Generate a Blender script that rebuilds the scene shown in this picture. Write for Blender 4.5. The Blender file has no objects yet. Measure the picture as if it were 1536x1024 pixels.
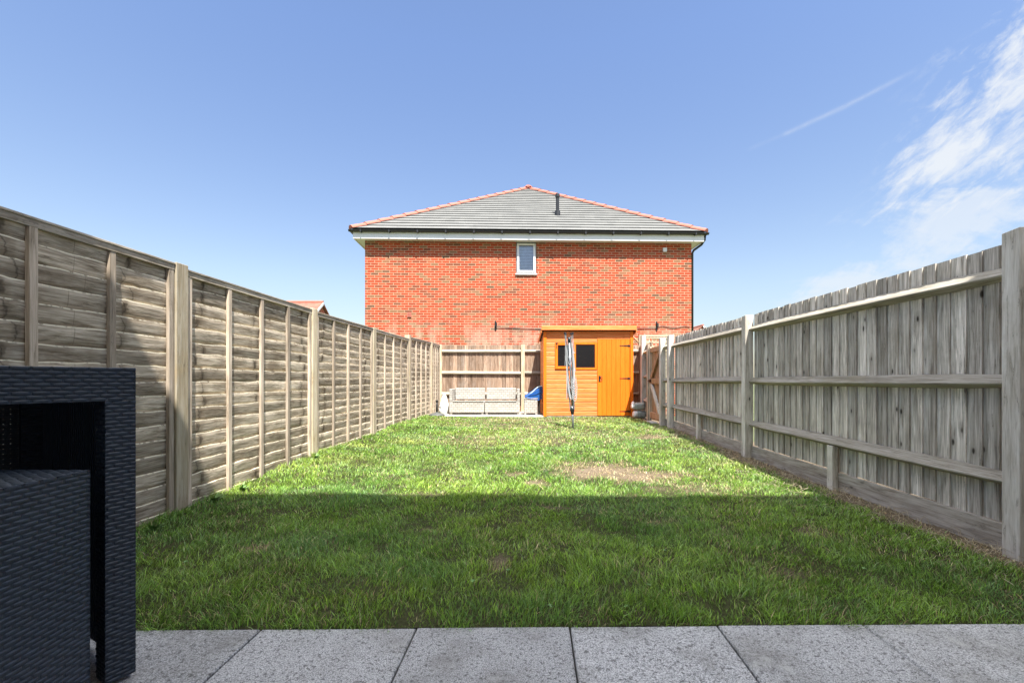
import bpy, math, random
import numpy as np
from mathutils import Vector, Matrix
R = random.Random(7)
NR = np.random.default_rng(11)
sc = bpy.context.scene
COL = sc.collection
F = 662.0            # focal length in pixels of the 1536 px wide photograph
# ------------------------------------------------------------------ node helpers
class N:
    """tiny expression wrapper round shader math nodes"""
    def __init__(s, t, sock): s.t, s.s = t, sock
    def _m(s, op, *o, clamp=False):
        n = s.t.nodes.new('ShaderNodeMath'); n.operation = op; n.use_clamp = clamp
        for i, v in enumerate((s,) + o):
            if isinstance(v, N): s.t.links.new(v.s, n.inputs[i])
            else: n.inputs[i].default_value = float(v)
        return N(s.t, n.outputs[0])
    def __add__(s, o): return s._m('ADD', o)
    __radd__ = __add__
    def __sub__(s, o): return s._m('SUBTRACT', o)
    def __rsub__(s, o): return (s * -1.0) + o
    def __mul__(s, o): return s._m('MULTIPLY', o)
    __rmul__ = __mul__
    def __truediv__(s, o): return s._m('DIVIDE', o)
    def pw(s, o): return s._m('POWER', o)
    def clamp(s): return s._m('ADD', 0.0, clamp=True)
    def mx(s, o): return s._m('MAXIMUM', o)
    def mn(s, o): return s._m('MINIMUM', o)
    def ab(s): return s._m('ABSOLUTE')
    def exp(s): return s._m('EXPONENT')
    def sqrt(s): return s._m('SQRT')
    def gt(s, o): return s._m('GREATER_THAN', o)
    def step(s, a, b, smooth=True):
        n = s.t.nodes.new('ShaderNodeMapRange'); n.interpolation_type = 'SMOOTHSTEP' if smooth else 'LINEAR'
        s.t.links.new(s.s, n.inputs['Value'])
        n.inputs['From Min'].default_value = a; n.inputs['From Max'].default_value = b
        return N(s.t, n.outputs['Result'])

def new_mat(name):
    m = bpy.data.materials.new(name); m.use_nodes = True
    t = m.node_tree
    for n in list(t.nodes): t.nodes.remove(n)
    out = t.nodes.new('ShaderNodeOutputMaterial')
    p = t.nodes.new('ShaderNodeBsdfPrincipled')
    t.links.new(p.outputs[0], out.inputs[0])
    return m, t, p, out
def coords(t, kind='Object'):
    c = t.nodes.new('ShaderNodeTexCoord').outputs[kind]
    sp = t.nodes.new('ShaderNodeSeparateXYZ'); t.links.new(c, sp.inputs[0])
    return N(t, sp.outputs[0]), N(t, sp.outputs[1]), N(t, sp.outputs[2])
def comb(t, x, y, z=0.0):
    c = t.nodes.new('ShaderNodeCombineXYZ')
    for i, v in enumerate((x, y, z)):
        if isinstance(v, N): t.links.new(v.s, c.inputs[i])
        else: c.inputs[i].default_value = v
    return c.outputs[0]
def noise(t, vec, scale=1.0, detail=4.0, rough=0.55, dist=0.0):
    n = t.nodes.new('ShaderNodeTexNoise')
    t.links.new(vec, n.inputs['Vector'])
    n.inputs['Scale'].default_value = scale; n.inputs['Detail'].default_value = detail
    n.inputs['Roughness'].default_value = rough; n.inputs['Distortion'].default_value = dist
    return N(t, n.outputs['Fac'])
def voro(t, vec, scale=1.0):
    n = t.nodes.new('ShaderNodeTexVoronoi'); t.links.new(vec, n.inputs['Vector'])
    n.inputs['Scale'].default_value = scale
    return N(t, n.outputs['Distance'])
def attr(t, name, out='Fac'):
    a = t.nodes.new('ShaderNodeAttribute'); a.attribute_name = name
    return N(t, a.outputs[out])
def ramp(t, fac, stops):
    r = t.nodes.new('ShaderNodeValToRGB')
    t.links.new(fac.s, r.inputs[0])
    e = r.color_ramp.elements
    while len(e) < len(stops): e.new(0.5)
    for i, (p, c) in enumerate(stops):
        e[i].position = p; e[i].color = (*c, 1)
    return N(t, r.outputs[0])
def mix(t, fac, a, b, mode='MIX'):
    n = t.nodes.new('ShaderNodeMix'); n.data_type = 'RGBA'; n.blend_type = mode
    for idx, v in ((0, fac), (6, a), (7, b)):
        if isinstance(v, N): t.links.new(v.s, n.inputs[idx])
        elif idx == 0: n.inputs[0].default_value = v
        else: n.inputs[idx].default_value = (*v, 1)
    return N(t, n.outputs[2])
def set_in(t, p, name, v):
    if isinstance(v, N): t.links.new(v.s, p.inputs[name])
    elif isinstance(v, tuple): p.inputs[name].default_value = (*v, 1)
    else: p.inputs[name].default_value = v
def bump(t, p, h, strength=0.5, dist=0.01):
    b = t.nodes.new('ShaderNodeBump'); b.inputs['Strength'].default_value = strength
    b.inputs['Distance'].default_value = dist
    t.links.new(h.s, b.inputs['Height']); t.links.new(b.outputs[0], p.inputs['Normal'])

def plain(name, col, rough=0.6, metal=0.0, var=0.12, scale=8.0, spec=0.5, coat=0.0, bmp=0.0):
    m, t, p, o = new_mat(name)
    x, y, z = coords(t)
    v = comb(t, x, y, z)
    n = noise(t, v, scale, 5.0)
    n2 = noise(t, v, scale * 9, 3.0)
    c = ramp(t, (n * 0.7 + n2 * 0.3), [(0.3, tuple(c_ * (1 - var) for c_ in col)), (0.7, tuple(min(1, c_ * (1 + var)) for c_ in col))])
    set_in(t, p, 'Base Color', c)
    set_in(t, p, 'Roughness', (n2 * 0.2 + (rough - 0.1)).clamp())
    p.inputs['Metallic'].default_value = metal
    p.inputs['Specular IOR Level'].default_value = spec
    p.inputs['Coat Weight'].default_value = coat
    if bmp: bump(t, p, n2, bmp, 0.005)
    return m

def wood(name, axis, dark, mid, light, grain=1.0, knot=0.6, stain=0.4, rough=0.85, laps=False, kdark=(0.03, 0.022, 0.016), stain_col=(0.06, 0.055, 0.04), tv=0.62):
    """weathered timber: long grain along the axis, knots, stains, one tone per board"""
    m, t, p, o = new_mat(name)
    x, y, z = coords(t)
    tone = attr(t, 'tone')
    off = tone * 53.0
    if axis == 'z': a, b, c = z, x, y
    elif axis == 'y': a, b, c = y, x, z
    else: a, b, c = x, y, z
    v1 = comb(t, a * 1.3 + off, b * 22.0 * grain, c * 22.0 * grain)
    v2 = comb(t, a * 6.0 + off, b * 160.0, c * 160.0)
    v3 = comb(t, a * 1.1 + off, b * 1.1, c * 1.1)
    g1 = noise(t, v1, 1.0, 6.0, 0.65, 0.6)
    g2 = noise(t, v2, 1.0, 3.0, 0.6)
    g3 = noise(t, v3, 2.2, 5.0, 0.6)
    g4 = noise(t, comb(t, a * 3.2 + off * 1.7, b * 60.0 * grain, c * 60.0 * grain), 1.0, 4.0, 0.6, 1.2)
    f = (g1 * 0.45 + g4 * 0.35 + g2 * 0.20)
    col = ramp(t, f, [(0.38, dark), (0.5, mid), (0.61, light)])
    if not name.startswith('orange'):
        ck = (1.0 - (g4 - 0.40).ab().step(0.0, 0.022)) * g3.step(0.42, 0.55)
        col = mix(t, ck * 0.7, col, tuple(q * 0.45 for q in dark))
    # tone of each board
    tn = (tone * tv + (1.0 - tv * 0.55))
    col = mix(t, 1.0, col, comb_rgb(t, tn, tn * 1.0, tn * (1.03 - 0.0)), 'MULTIPLY')
    st = g3.step(0.48, 0.72) * stain
    col = mix(t, st, col, stain_col)
    if laps:
        ku = attr(t, 'ku'); kv = attr(t, 'kv')
        wob = noise(t, comb(t, a * 30.0 + off, b * 10.0, c * 30.0), 1.0, 3.0)
        d = ((ku * 42.0 + wob * 2.4 - 1.2).pw(2.0) + (kv * 3.2 - 1.5 + wob * 0.5).pw(2.0)).sqrt()
        kt = (tone * 7.31).pw(1.0)._m('FRACT')
        km = (1.0 - d.step(0.45, 1.25)) * (kt * 0.9 + 0.1)
        col = mix(t, km * 0.9, col, kdark)
        hal = (1.0 - d.step(0.9, 3.0)) * 0.35
        col = mix(t, hal, col, dark)
        cr = 1.0 - (ku * 60.0 + (kv - 0.5) * (kv - 0.5) * 9.0 + wob * 3.0 - 1.5).ab().step(0.0, 0.5)
        col = mix(t, cr * 0.55, col, kdark)
        # sunlit top edge painted pale, shade painted dark toward the recessed foot
        lap_shade = kv.step(0.50, 0.95) * (g3 * 1.5)
        col = mix(t, (lap_shade * 0.85).clamp(), col, tuple(q * 0.6 for q in dark))
        sun_rim = (1.0 - kv.step(0.02, 0.10)) * wob.step(0.34, 0.5)
        col = mix(t, sun_rim * 0.85, col, tuple(min(1, q * 1.5) for q in light))
    if knot:
        vk = comb(t, a * 4.2 + off, b * 9.0, c * 9.0)
        dv = voro(t, vk, 1.0) + (g2 - 0.5) * 0.10
        km = (1.0 - dv.step(0.05, 0.13)) * knot * g3.step(0.36, 0.50)
        col = mix(t, (1.0 - dv.step(0.10, 0.34)) * 0.35 * knot, col, dark)
        col = mix(t, km, col, kdark)
    set_in(t, p, 'Base Color', col)
    p.inputs['Roughness'].default_value = rough
    p.inputs['Specular IOR Level'].default_value = 0.25
    bump(t, p, g1 * 0.5 + g2 * 0.5, 0.55, 0.006)
    return m
def comb_rgb(t, r, g, b):
    c = t.nodes.new('ShaderNodeCombineColor')
    for i, v in enumerate((r, g, b)):
        if isinstance(v, N): t.links.new(v.s, c.inputs[i])
        else: c.inputs[i].default_value = v
    return N(t, c.outputs[0])

# ------------------------------------------------------------------ mesh helpers
class MB:
    def __init__(s): s.v = []; s.f = []; s.tone = []; s.att = {}
    def add(s, vs, fs, tone=None):
        o = len(s.v); s.v += [tuple(q) for q in vs]
        s.f += [tuple(i + o for i in f) for f in fs]
        if tone is None: tone = R.random()
        s.tone += [tone] * len(vs)
        return s
    def box(s, a, b, tone=None, M=None, skip=()):
        x0, y0, z0 = a; x1, y1, z1 = b
        vs = [(x0,y0,z0),(x1,y0,z0),(x1,y1,z0),(x0,y1,z0),(x0,y0,z1),(x1,y0,z1),(x1,y1,z1),(x0,y1,z1)]
        if M is not None: vs = [tuple(M @ Vector(q)) for q in vs]
        fs = [(0,3,2,1),(4,5,6,7),(0,1,5,4),(1,2,6,5),(2,3,7,6),(3,0,4,7)]
        return s.add(vs, [f for i, f in enumerate(fs) if i not in skip], tone)
    def prism(s, prof, p0, p1, up=(0,0,1), tone=None):
        """profile [(side, up)] swept straight from p0 to p1"""
        p0 = Vector(p0); p1 = Vector(p1); d = (p1 - p0).normalized()
        sd = d.cross(Vector(up)).normalized(); u = sd.cross(d)
        n = len(prof); vs = []
        for P in (p0, p1):
            for a, b in prof: vs.append(tuple(P + sd * a + u * b))
        fs = [(i, (i + 1) % n, n + (i + 1) % n, n + i) for i in range(n)]
        fs += [tuple(range(n))[::-1], tuple(range(n, 2 * n))]
        return s.add(vs, fs, tone)
    def tube(s, pts, r, n=8, tone=None, caps=True):
        pts = [Vector(p) for p in pts]; k = len(pts); vs = []
        rr = r if isinstance(r, (list, tuple)) else [r] * k
        prev = None
        for i, p in enumerate(pts):
            d = (pts[min(i + 1, k - 1)] - pts[max(i - 1, 0)]).normalized()
            if prev is None:
                ref = Vector((0, 0, 1)) if abs(d.z) < 0.9 else Vector((1, 0, 0))
                a = d.cross(ref).normalized()
            else:
                a = (prev - d * prev.dot(d)).normalized()
            prev = a; b = d.cross(a)
            for j in range(n):
                th = 2 * math.pi * j / n
                vs.append(tuple(p + (a * math.cos(th) + b * math.sin(th)) * rr[i]))
        fs = []
        for i in range(k - 1):
            for j in range(n):
                fs.append((i*n+j, i*n+(j+1) % n, (i+1)*n+(j+1) % n, (i+1)*n+j))
        if caps: fs += [tuple(range(n))[::-1], tuple(range((k-1)*n, k*n))]
        return s.add(vs, fs, tone)
    def lathe(s, c, prof, n=24, tone=None):
        vs = []
        for r, z in prof:
            for j in range(n):
                th = 2 * math.pi * j / n
                vs.append((c[0] + r * math.cos(th), c[1] + r * math.sin(th), c[2] + z))
        k = len(prof); fs = []
        for i in range(k - 1):
            for j in range(n): fs.append((i*n+j, i*n+(j+1) % n, (i+1)*n+(j+1) % n, (i+1)*n+j))
        fs += [tuple(range(n))[::-1], tuple(range((k-1)*n, k*n))]
        return s.add(vs, fs, tone)
    def build(s, name, mat, parent=None, world=False, smooth=False, bevel=0.0, seg=1):
        me = bpy.data.meshes.new(name)
        vs = s.v
        if world and parent is not None:
            inv = root_of(parent)['_m'] if False else ROOTM[root_of(parent).name].inverted()
            vs = [tuple(inv @ Vector(q)) for q in vs]
        me.from_pydata(vs, [], s.f)
        a = me.attributes.new('tone', 'FLOAT', 'POINT'); a.data.foreach_set('value', s.tone)
        for k, arr in s.att.items():
            a = me.attributes.new(k, 'FLOAT', 'POINT'); a.data.foreach_set('value', arr)
        me.materials.append(mat)
        if smooth: me.polygons.foreach_set('use_smooth', [True] * len(me.polygons))
        me.update()
        o = bpy.data.objects.new(name, me); COL.objects.link(o)
        if parent is not None: o.parent = parent
        if bevel:
            b = o.modifiers.new('bevel', 'BEVEL'); b.width = bevel; b.segments = seg; b.limit_method = 'ANGLE'
        return o
ROOTM = {}
def root_of(o):
    while o.parent is not None: o = o.parent
    return o
def tag(o, label=None, cat=None, group=None, kind=None):
    if label: o['label'] = label
    if cat: o['category'] = cat
    if group: o['group'] = group
    if kind: o['kind'] = kind
    return o
def thing(name, loc, label, cat, rz=0.0, group=None):
    o = bpy.data.objects.new(name, None); COL.objects.link(o)
    o.location = loc; o.rotation_euler = (0, 0, rz); o.empty_display_size = 0.2
    ROOTM[o.name] = Matrix.Translation(loc) @ Matrix.Rotation(rz, 4, 'Z')
    return tag(o, label, cat, group)

def vnoise(x, y, seed=0):
    """smooth value noise, numpy"""
    x = np.asarray(x, float); y = np.asarray(y, float)
    xi = np.floor(x).astype(int); yi = np.floor(y).astype(int)
    xf = x - xi; yf = y - yi
    xf = xf * xf * (3 - 2 * xf); yf = yf * yf * (3 - 2 * yf)
    def h(a, b):
        k = (a * 374761393 + b * 668265263 + seed * 1442695041) & 0xffffffff
        k = ((k ^ (k >> 13)) * 1274126177) & 0xffffffff
        return ((k ^ (k >> 16)) & 0xffff) / 65535.0
    return (h(xi, yi) * (1-xf) + h(xi+1, yi) * xf) * (1-yf) + (h(xi, yi+1) * (1-xf) + h(xi+1, yi+1) * xf) * yf
def fbm(x, y, seed=0, o=3):
    s = 0; a = 1; tot = 0
    for i in range(o):
        s = s + a * vnoise(x * 2**i, y * 2**i, seed + i * 17); tot += a; a *= 0.5
    return s / tot

def ground(x, y):
    x = np.asarray(x, float); y = np.asarray(y, float)
    c = np.interp(y, [1.8, 3.0, 5.3, 8.0, 10.5, 12.5], [-0.012, -0.005, 0.035, 0.075, 0.085, 0.09])
    l = np.interp(y, [1.8, 3.3, 5.2, 7.1, 9.0, 11.0], [0.0, 0.005, 0.05, 0.045, 0.07, 0.04])
    r = np.interp(y, [1.8, 3.0, 5.4, 8.0, 10.0], [-0.02, -0.02, -0.01, 0.02, 0.01])
    wl = np.clip((-x - 1.0) / 1.2, 0, 1); wr = np.clip((x - 1.6) / 1.2, 0, 1)
    b = (fbm(x * 1.6 + 40, y * 1.6 + 9, 3, 3) - 0.5) * 0.05
    b = b * np.clip((y - 1.8) / 0.5, 0.1, 1)
    return c + l * wl + r * wr + b
def G(x, y): return float(ground(x, y))

# ------------------------------------------------------------------ materials
M = {}
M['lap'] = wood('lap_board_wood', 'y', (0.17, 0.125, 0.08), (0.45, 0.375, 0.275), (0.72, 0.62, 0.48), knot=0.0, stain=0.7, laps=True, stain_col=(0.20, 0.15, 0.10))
M['batten'] = wood('batten_wood', 'z', (0.287, 0.230, 0.161), (0.483, 0.397, 0.299), (0.644, 0.552, 0.437), knot=0.25, stain=0.25)
M['cap'] = wood('cap_rail_wood', 'y', (0.240, 0.198, 0.144), (0.444, 0.384, 0.300), (0.624, 0.552, 0.444), knot=0.3, stain=0.35)
M['post_pale'] = wood('pale_post_wood', 'z', (0.36, 0.29, 0.18), (0.52, 0.44, 0.30), (0.64, 0.57, 0.43), grain=0.6, knot=0.45, stain=0.35, kdark=(0.16, 0.08, 0.04), stain_col=(0.40, 0.27, 0.12))
M['pale'] = wood('silvered_board_wood', 'z', (0.22, 0.195, 0.16), (0.56, 0.52, 0.445), (0.90, 0.85, 0.76), knot=0.95, stain=0.5, stain_col=(0.30, 0.26, 0.20))
M['rail'] = wood('rail_wood', 'y', (0.22, 0.195, 0.15), (0.42, 0.385, 0.31), (0.58, 0.54, 0.46), knot=0.5, stain=0.35, stain_col=(0.25, 0.22, 0.12))
M['gravel_board'] = wood('gravel_board_wood', 'y', (0.20, 0.175, 0.14), (0.36, 0.325, 0.27), (0.52, 0.485, 0.42), grain=0.5, knot=0.6, stain=0.5, stain_col=(0.20, 0.14, 0.09))
M['post_grey'] = wood('grey_post_wood', 'z', (0.40, 0.36, 0.29), (0.66, 0.62, 0.54), (0.84, 0.81, 0.73), grain=0.6, knot=0.8, stain=0.4, stain_col=(0.36, 0.30, 0.21), tv=0.2)
M['brown_board'] = wood('brown_board_wood', 'z', (0.13, 0.085, 0.052), (0.32, 0.215, 0.145), (0.50, 0.38, 0.28), knot=0.7, stain=0.35, stain_col=(0.34, 0.31, 0.27))
M['gate'] = wood('gate_wood', 'z', (0.30, 0.16, 0.08), (0.50, 0.29, 0.16), (0.64, 0.41, 0.25), knot=0.5, stain=0.25, stain_col=(0.4, 0.2, 0.1))
M['rail_x'] = wood('back_rail_wood', 'x', (0.36, 0.32, 0.24), (0.50, 0.45, 0.36), (0.62, 0.57, 0.47), knot=0.35, stain=0.2)
M['shed_h'] = wood('orange_cladding_wood', 'x', (0.66, 0.15, 0.03), (0.80, 0.235, 0.06), (0.88, 0.33, 0.12), knot=0.6, stain=0.2, rough=0.55, tv=0.16, kdark=(0.38, 0.08, 0.012), stain_col=(0.70, 0.19, 0.03))
M['shed_v'] = wood('orange_door_wood', 'z', (0.76, 0.15, 0.007), (0.84, 0.185, 0.010), (0.88, 0.215, 0.018), knot=0.35, stain=0.15, rough=0.5, tv=0.10, kdark=(0.45, 0.10, 0.01), stain_col=(0.76, 0.17, 0.008))
M['lattice'] = wood('lattice_wood', 'x', (0.42, 0.35, 0.22), (0.56, 0.48, 0.33), (0.66, 0.58, 0.42), knot=0.2, stain=0.2)
M['white'] = plain('white_plastic', (0.74, 0.74, 0.73), 0.35, var=0.04)
M['black'] = plain('black_plastic', (0.018, 0.019, 0.02), 0.4, var=0.2)
M['iron'] = plain('black_iron', (0.03, 0.03, 0.03), 0.5, metal=0.4)
M['alu'] = plain('aluminium', (0.33, 0.36, 0.37), 0.35, metal=0.7, var=0.15)
M['line'] = plain('white_line_cord', (0.50, 0.51, 0.52), 0.6)
M['terracotta'] = plain('hip_tile_clay', (0.46, 0.15, 0.105), 0.8, var=0.12, scale=4)
M['sack'] = plain('sack_plastic', (0.80, 0.80, 0.77), 0.45, var=0.1, scale=5, bmp=0.3)
M['sack_grey'] = plain('sack_plastic_grey', (0.36, 0.40, 0.37), 0.45, var=0.35, scale=7, bmp=0.3)
M['tarp'] = plain('blue_tarpaulin', (0.015, 0.085, 0.30), 0.35, var=0.3, scale=6, bmp=0.3)
M['tarp_edge'] = plain('pale_tarpaulin', (0.55, 0.68, 0.72), 0.4, var=0.15)
M['concrete'] = plain('concrete', (0.42, 0.41, 0.38), 0.9, var=0.2, scale=12, bmp=0.4)
M['granite'] = plain('dark_parasol_base', (0.10, 0.105, 0.10), 0.55, var=0.35, scale=30)

def brick_mat(name, stops, mortar, sx=1.0, bw=0.225, bh=0.075, ms=0.0105, efflo=True):
    m, t, p, o = new_mat(name)
    x, y, z = coords(t)
    u = x + y
    v = comb(t, u + 50.0, z + 30.0, 0.0)
    b = t.nodes.new('ShaderNodeTexBrick'); t.links.new(v, b.inputs['Vector'])
    b.inputs['Color1'].default_value = (0, 0, 0, 1); b.inputs['Color2'].default_value = (1, 1, 1, 1)
    b.inputs['Mortar'].default_value = (0.5, 0.5, 0.5, 1)
    b.inputs['Scale'].default_value = 1.0; b.inputs['Mortar Size'].default_value = ms * 0.5
    b.inputs['Mortar Smooth'].default_value = 0.15; b.inputs['Bias'].default_value = 0.0
    b.inputs['Brick Width'].default_value = bw; b.inputs['Row Height'].default_value = bh
    b.offset = 0.5
    rnd = N(t, b.outputs['Color']); mort = N(t, b.outputs['Fac'])
    col = ramp(t, rnd, stops)
    n1 = noise(t, comb(t, u * 35.0, y * 35.0, z * 60.0), 1.0, 4.0)
    n2 = noise(t, comb(t, u * 1.1, z * 1.3, 0.0), 1.0, 4.0)
    k = n1 * 0.7 + 0.65
    col = mix(t, 1.0, col, comb_rgb(t, k, k, k), 'MULTIPLY')
    col = mix(t, n1.step(0.60, 0.78) * 0.22, col, (0.62, 0.42, 0.28))
    col = mix(t, n2.step(0.42, 0.72) * 0.12, col, (0.60, 0.20, 0.11))
    mc = mix(t, n1, mortar, tuple(q * 0.72 for q in mortar))
    col = mix(t, mort, col, mc)
    if efflo:   # salt bloom on the lower courses
        n3 = noise(t, comb(t, u * 2.6, z * 0.7, 0.0), 1.0, 5.0, 0.6)
        low = (1.0 - z.step(2.0, 3.1)) * n3.step(0.42, 0.66)
        col = mix(t, low * 0.36, col, (0.72, 0.55, 0.42))
    set_in(t, p, 'Base Color', col)
    p.inputs['Roughness'].default_value = 0.88; p.inputs['Specular IOR Level'].default_value = 0.2
    bump(t, p, (1.0 - mort) + n1 * 0.25, 0.6, 0.008)
    return m
BR = [(0.0, (0.13, 0.07, 0.04)), (0.12, (0.30, 0.048, 0.020)), (0.36, (0.42, 0.062, 0.022)), (0.60, (0.36, 0.050, 0.019)), (0.80, (0.45, 0.085, 0.036)), (0.93, (0.24, 0.12, 0.06))]
M['brick'] = brick_mat('red_brick', BR, (0.66, 0.48, 0.32), ms=0.0125)
M['brick2'] = brick_mat('red_brick_far', BR, (0.55, 0.45, 0.34), efflo=False)

def tile_mat(name, c0, c1, bw=0.3, bh=0.3):
    m, t, p, o = new_mat(name)
    x, y, z = coords(t)
    b = t.nodes.new('ShaderNodeTexBrick'); t.links.new(comb(t, x + y * 0.0 + 20.0, z / 0.555 + 20.0, 0.0), b.inputs['Vector'])
    b.inputs['Color1'].default_value = (0, 0, 0, 1); b.inputs['Color2'].default_value = (1, 1, 1, 1)
    b.inputs['Mortar'].default_value = (0, 0, 0, 1); b.inputs['Scale'].default_value = 1.0
    b.inputs['Mortar Size'].default_value = 0.003; b.inputs['Brick Width'].default_value = bw
    b.inputs['Row Height'].default_value = bh
    rnd = N(t, b.outputs['Color'])
    n = noise(t, comb(t, x * 2.0, y * 2.0, z * 2.0), 1.5, 6.0)
    col = ramp(t, rnd * 0.35 + n * 0.65, [(0.25, c0), (0.75, c1)])
    set_in(t, p, 'Base Color', col); p.inputs['Roughness'].default_value = 0.8
    return m
M['tile'] = tile_mat('grey_roof_tile', (0.145, 0.147, 0.140), (0.195, 0.196, 0.186))
M['tile_red'] = tile_mat('red_roof_tile', (0.20, 0.075, 0.05), (0.32, 0.14, 0.095))

def rattan_mat(name, c0, c1, dark):
    m, t, p, o = new_mat(name)
    x, y, z = coords(t)
    b = t.nodes.new('ShaderNodeTexBrick'); t.links.new(comb(t, x + y + 20.0, z + 20.0, 0.0), b.inputs['Vector'])
    b.inputs['Color1'].default_value = (*c0, 1); b.inputs['Color2'].default_value = (*c1, 1)
    b.inputs['Mortar'].default_value = (*dark, 1); b.inputs['Scale'].default_value = 1.0
    b.inputs['Mortar Size'].default_value = 0.004; b.inputs['Brick Width'].default_value = 0.10
    b.inputs['Row Height'].default_value = 0.058
    n = noise(t, comb(t, x * 3, y * 3, z * 3), 2.0, 4.0)
    col = mix(t, n * 0.3, N(t, b.outputs['Color']), tuple(q * 0.75 for q in c0))
    set_in(t, p, 'Base Color', col); p.inputs['Roughness'].default_value = 0.6
    bump(t, p, 1.0 - N(t, b.outputs['Fac']), 0.6, 0.006)
    return m
M['rattan_pale'] = rattan_mat('pale_rattan', (0.38, 0.36, 0.325), (0.49, 0.465, 0.42), (0.20, 0.185, 0.16))
def dark_rattan():
    m, t, p, o = new_mat('dark_rattan')
    x, y, z = coords(t)
    n = noise(t, comb(t, x * 30, y * 30, z * 90), 1.0, 4.0)
    n2 = noise(t, comb(t, x * 2.2, y * 2.2, z * 2.2), 1.0, 5.0)
    n3 = noise(t, comb(t, x * 240, y * 240, z * 240), 1.0, 2.0)
    col = ramp(t, n * 0.6 + n3 * 0.4, [(0.3, (0.006, 0.011, 0.021)), (0.7, (0.022, 0.037, 0.060))])
    col = mix(t, n2.step(0.5, 0.75) * 0.35, col, (0.06, 0.068, 0.076))      # dust
    set_in(t, p, 'Base Color', col)
    set_in(t, p, 'Roughness', n2 * 0.3 + 0.34)
    p.inputs['Specular IOR Level'].default_value = 0.6
    return m
M['rattan_dark'] = dark_rattan()

def glass_dark(name, tint=(0.012, 0.011, 0.012), specks=True):
    m, t, p, o = new_mat(name)
    x, y, z = coords(t)
    n = noise(t, comb(t, x * 40, y * 40, z * 40), 1.0, 3.0)
    col = mix(t, n.step(0.62, 0.75) * 0.6, tint, (0.10, 0.08, 0.06)) if specks else mix(t, n * 0.2, tint, tint)
    set_in(t, p, 'Base Color', col); p.inputs['Roughness'].default_value = 0.12
    p.inputs['Specular IOR Level'].default_value = 0.35
    return m
M['shed_glass'] = glass_dark('dusty_shed_glass')
def clear_glass():
    m, t, p, o = new_mat('window_glass')
    t.nodes.remove(p)
    g = t.nodes.new('ShaderNodeBsdfGlossy'); g.inputs['Roughness'].default_value = 0.03
    g.inputs['Color'].default_value = (0.8, 0.88, 1.0, 1)
    tr = t.nodes.new('ShaderNodeBsdfTransparent'); tr.inputs['Color'].default_value = (0.95, 0.98, 1.0, 1)
    mx = t.nodes.new('ShaderNodeMixShader')
    fr = t.nodes.new('ShaderNodeFresnel'); fr.inputs['IOR'].default_value = 1.6
    t.links.new(fr.outputs[0], mx.inputs[0]); t.links.new(tr.outputs[0], mx.inputs[1]); t.links.new(g.outputs[0], mx.inputs[2])
    t.links.new(mx.outputs[0], o.inputs[0])
    return m
M['glass'] = clear_glass()

def paving_mat():
    m, t, p, o = new_mat('speckled_paving')
    x, y, z = coords(t)
    tone = attr(t, 'tone')
    n1 = noise(t, comb(t, x * 75, y * 75, tone * 9), 1.0, 4.0, 0.7)
    n2 = noise(t, comb(t, x * 230, y * 230, tone * 9), 1.0, 3.0, 0.7)
    n3 = noise(t, comb(t, x * 2.6, y * 2.6, tone * 9), 1.0, 6.0, 0.62)
    n4 = noise(t, comb(t, x * 14, y * 14, 3.0), 1.0, 5.0, 0.6)
    col = ramp(t, n2, [(0.36, (0.17, 0.17, 0.17)), (0.5, (0.40, 0.405, 0.41)), (0.64, (0.70, 0.705, 0.71))])
    pit = 1.0 - n1.step(0.38, 0.46)
    col = mix(t, pit * 0.85, col, (0.10, 0.10, 0.10))
    col = mix(t, n3.step(0.44, 0.68) * 0.55, col, (0.15, 0.145, 0.13))
    col = mix(t, (n3 * n4).step(0.30, 0.42) * 0.35, col, (0.60, 0.60, 0.58))
    tn = tone * 0.26 + 0.86
    col = mix(t, 1.0, col, comb_rgb(t, tn, tn, tn), 'MULTIPLY')
    set_in(t, p, 'Base Color', col); p.inputs['Roughness'].default_value = 0.8
    p.inputs['Specular IOR Level'].default_value = 0.3
    crk = (1.0 - (noise(t, comb(t, x * 1.7 + 3.0, y * 0.9, tone * 5), 1.0, 5.0, 0.7) - 0.5).ab().step(0.0, 0.0035)) * n4.step(0.42, 0.55)
    col = mix(t, crk * 0.6, col, (0.07, 0.065, 0.06)); set_in(t, p, 'Base Color', col)
    bump(t, p, n1 * 0.7 + n2 * 0.3, 0.9, 0.004)
    return m
M['paving'] = paving_mat()
M['pale_paving'] = plain('pale_paving', (0.52, 0.49, 0.43), 0.85, var=0.12, scale=6)

def soil_mat():
    m, t, p, o = new_mat('lawn_soil')
    x, y, z = coords(t)
    n1 = noise(t, comb(t, x * 60, y * 60, 0), 1.0, 5.0, 0.65)
    n2 = noise(t, comb(t, x * 3, y * 3, 0), 1.0, 5.0)
    gcol = ramp(t, n1, [(0.3, (0.02, 0.024, 0.010)), (0.7, (0.07, 0.075, 0.03))])
    bcol = ramp(t, n1, [(0.3, (0.07, 0.052, 0.036)), (0.7, (0.28, 0.22, 0.15))])
    dry = attr(t, 'dry')
    col = mix(t, (dry + (n2 - 0.5) * 0.5).clamp(), gcol, bcol)
    set_in(t, p, 'Base Color', col); p.inputs['Roughness'].default_value = 0.95
    p.inputs['Specular IOR Level'].default_value = 0.1
    bump(t, p, n1, 0.8, 0.01)
    return m
M['soil'] = soil_mat()
M['earth'] = plain('outer_ground_earth', (0.10, 0.12, 0.05), 0.95, var=0.4, scale=0.4)
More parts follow.
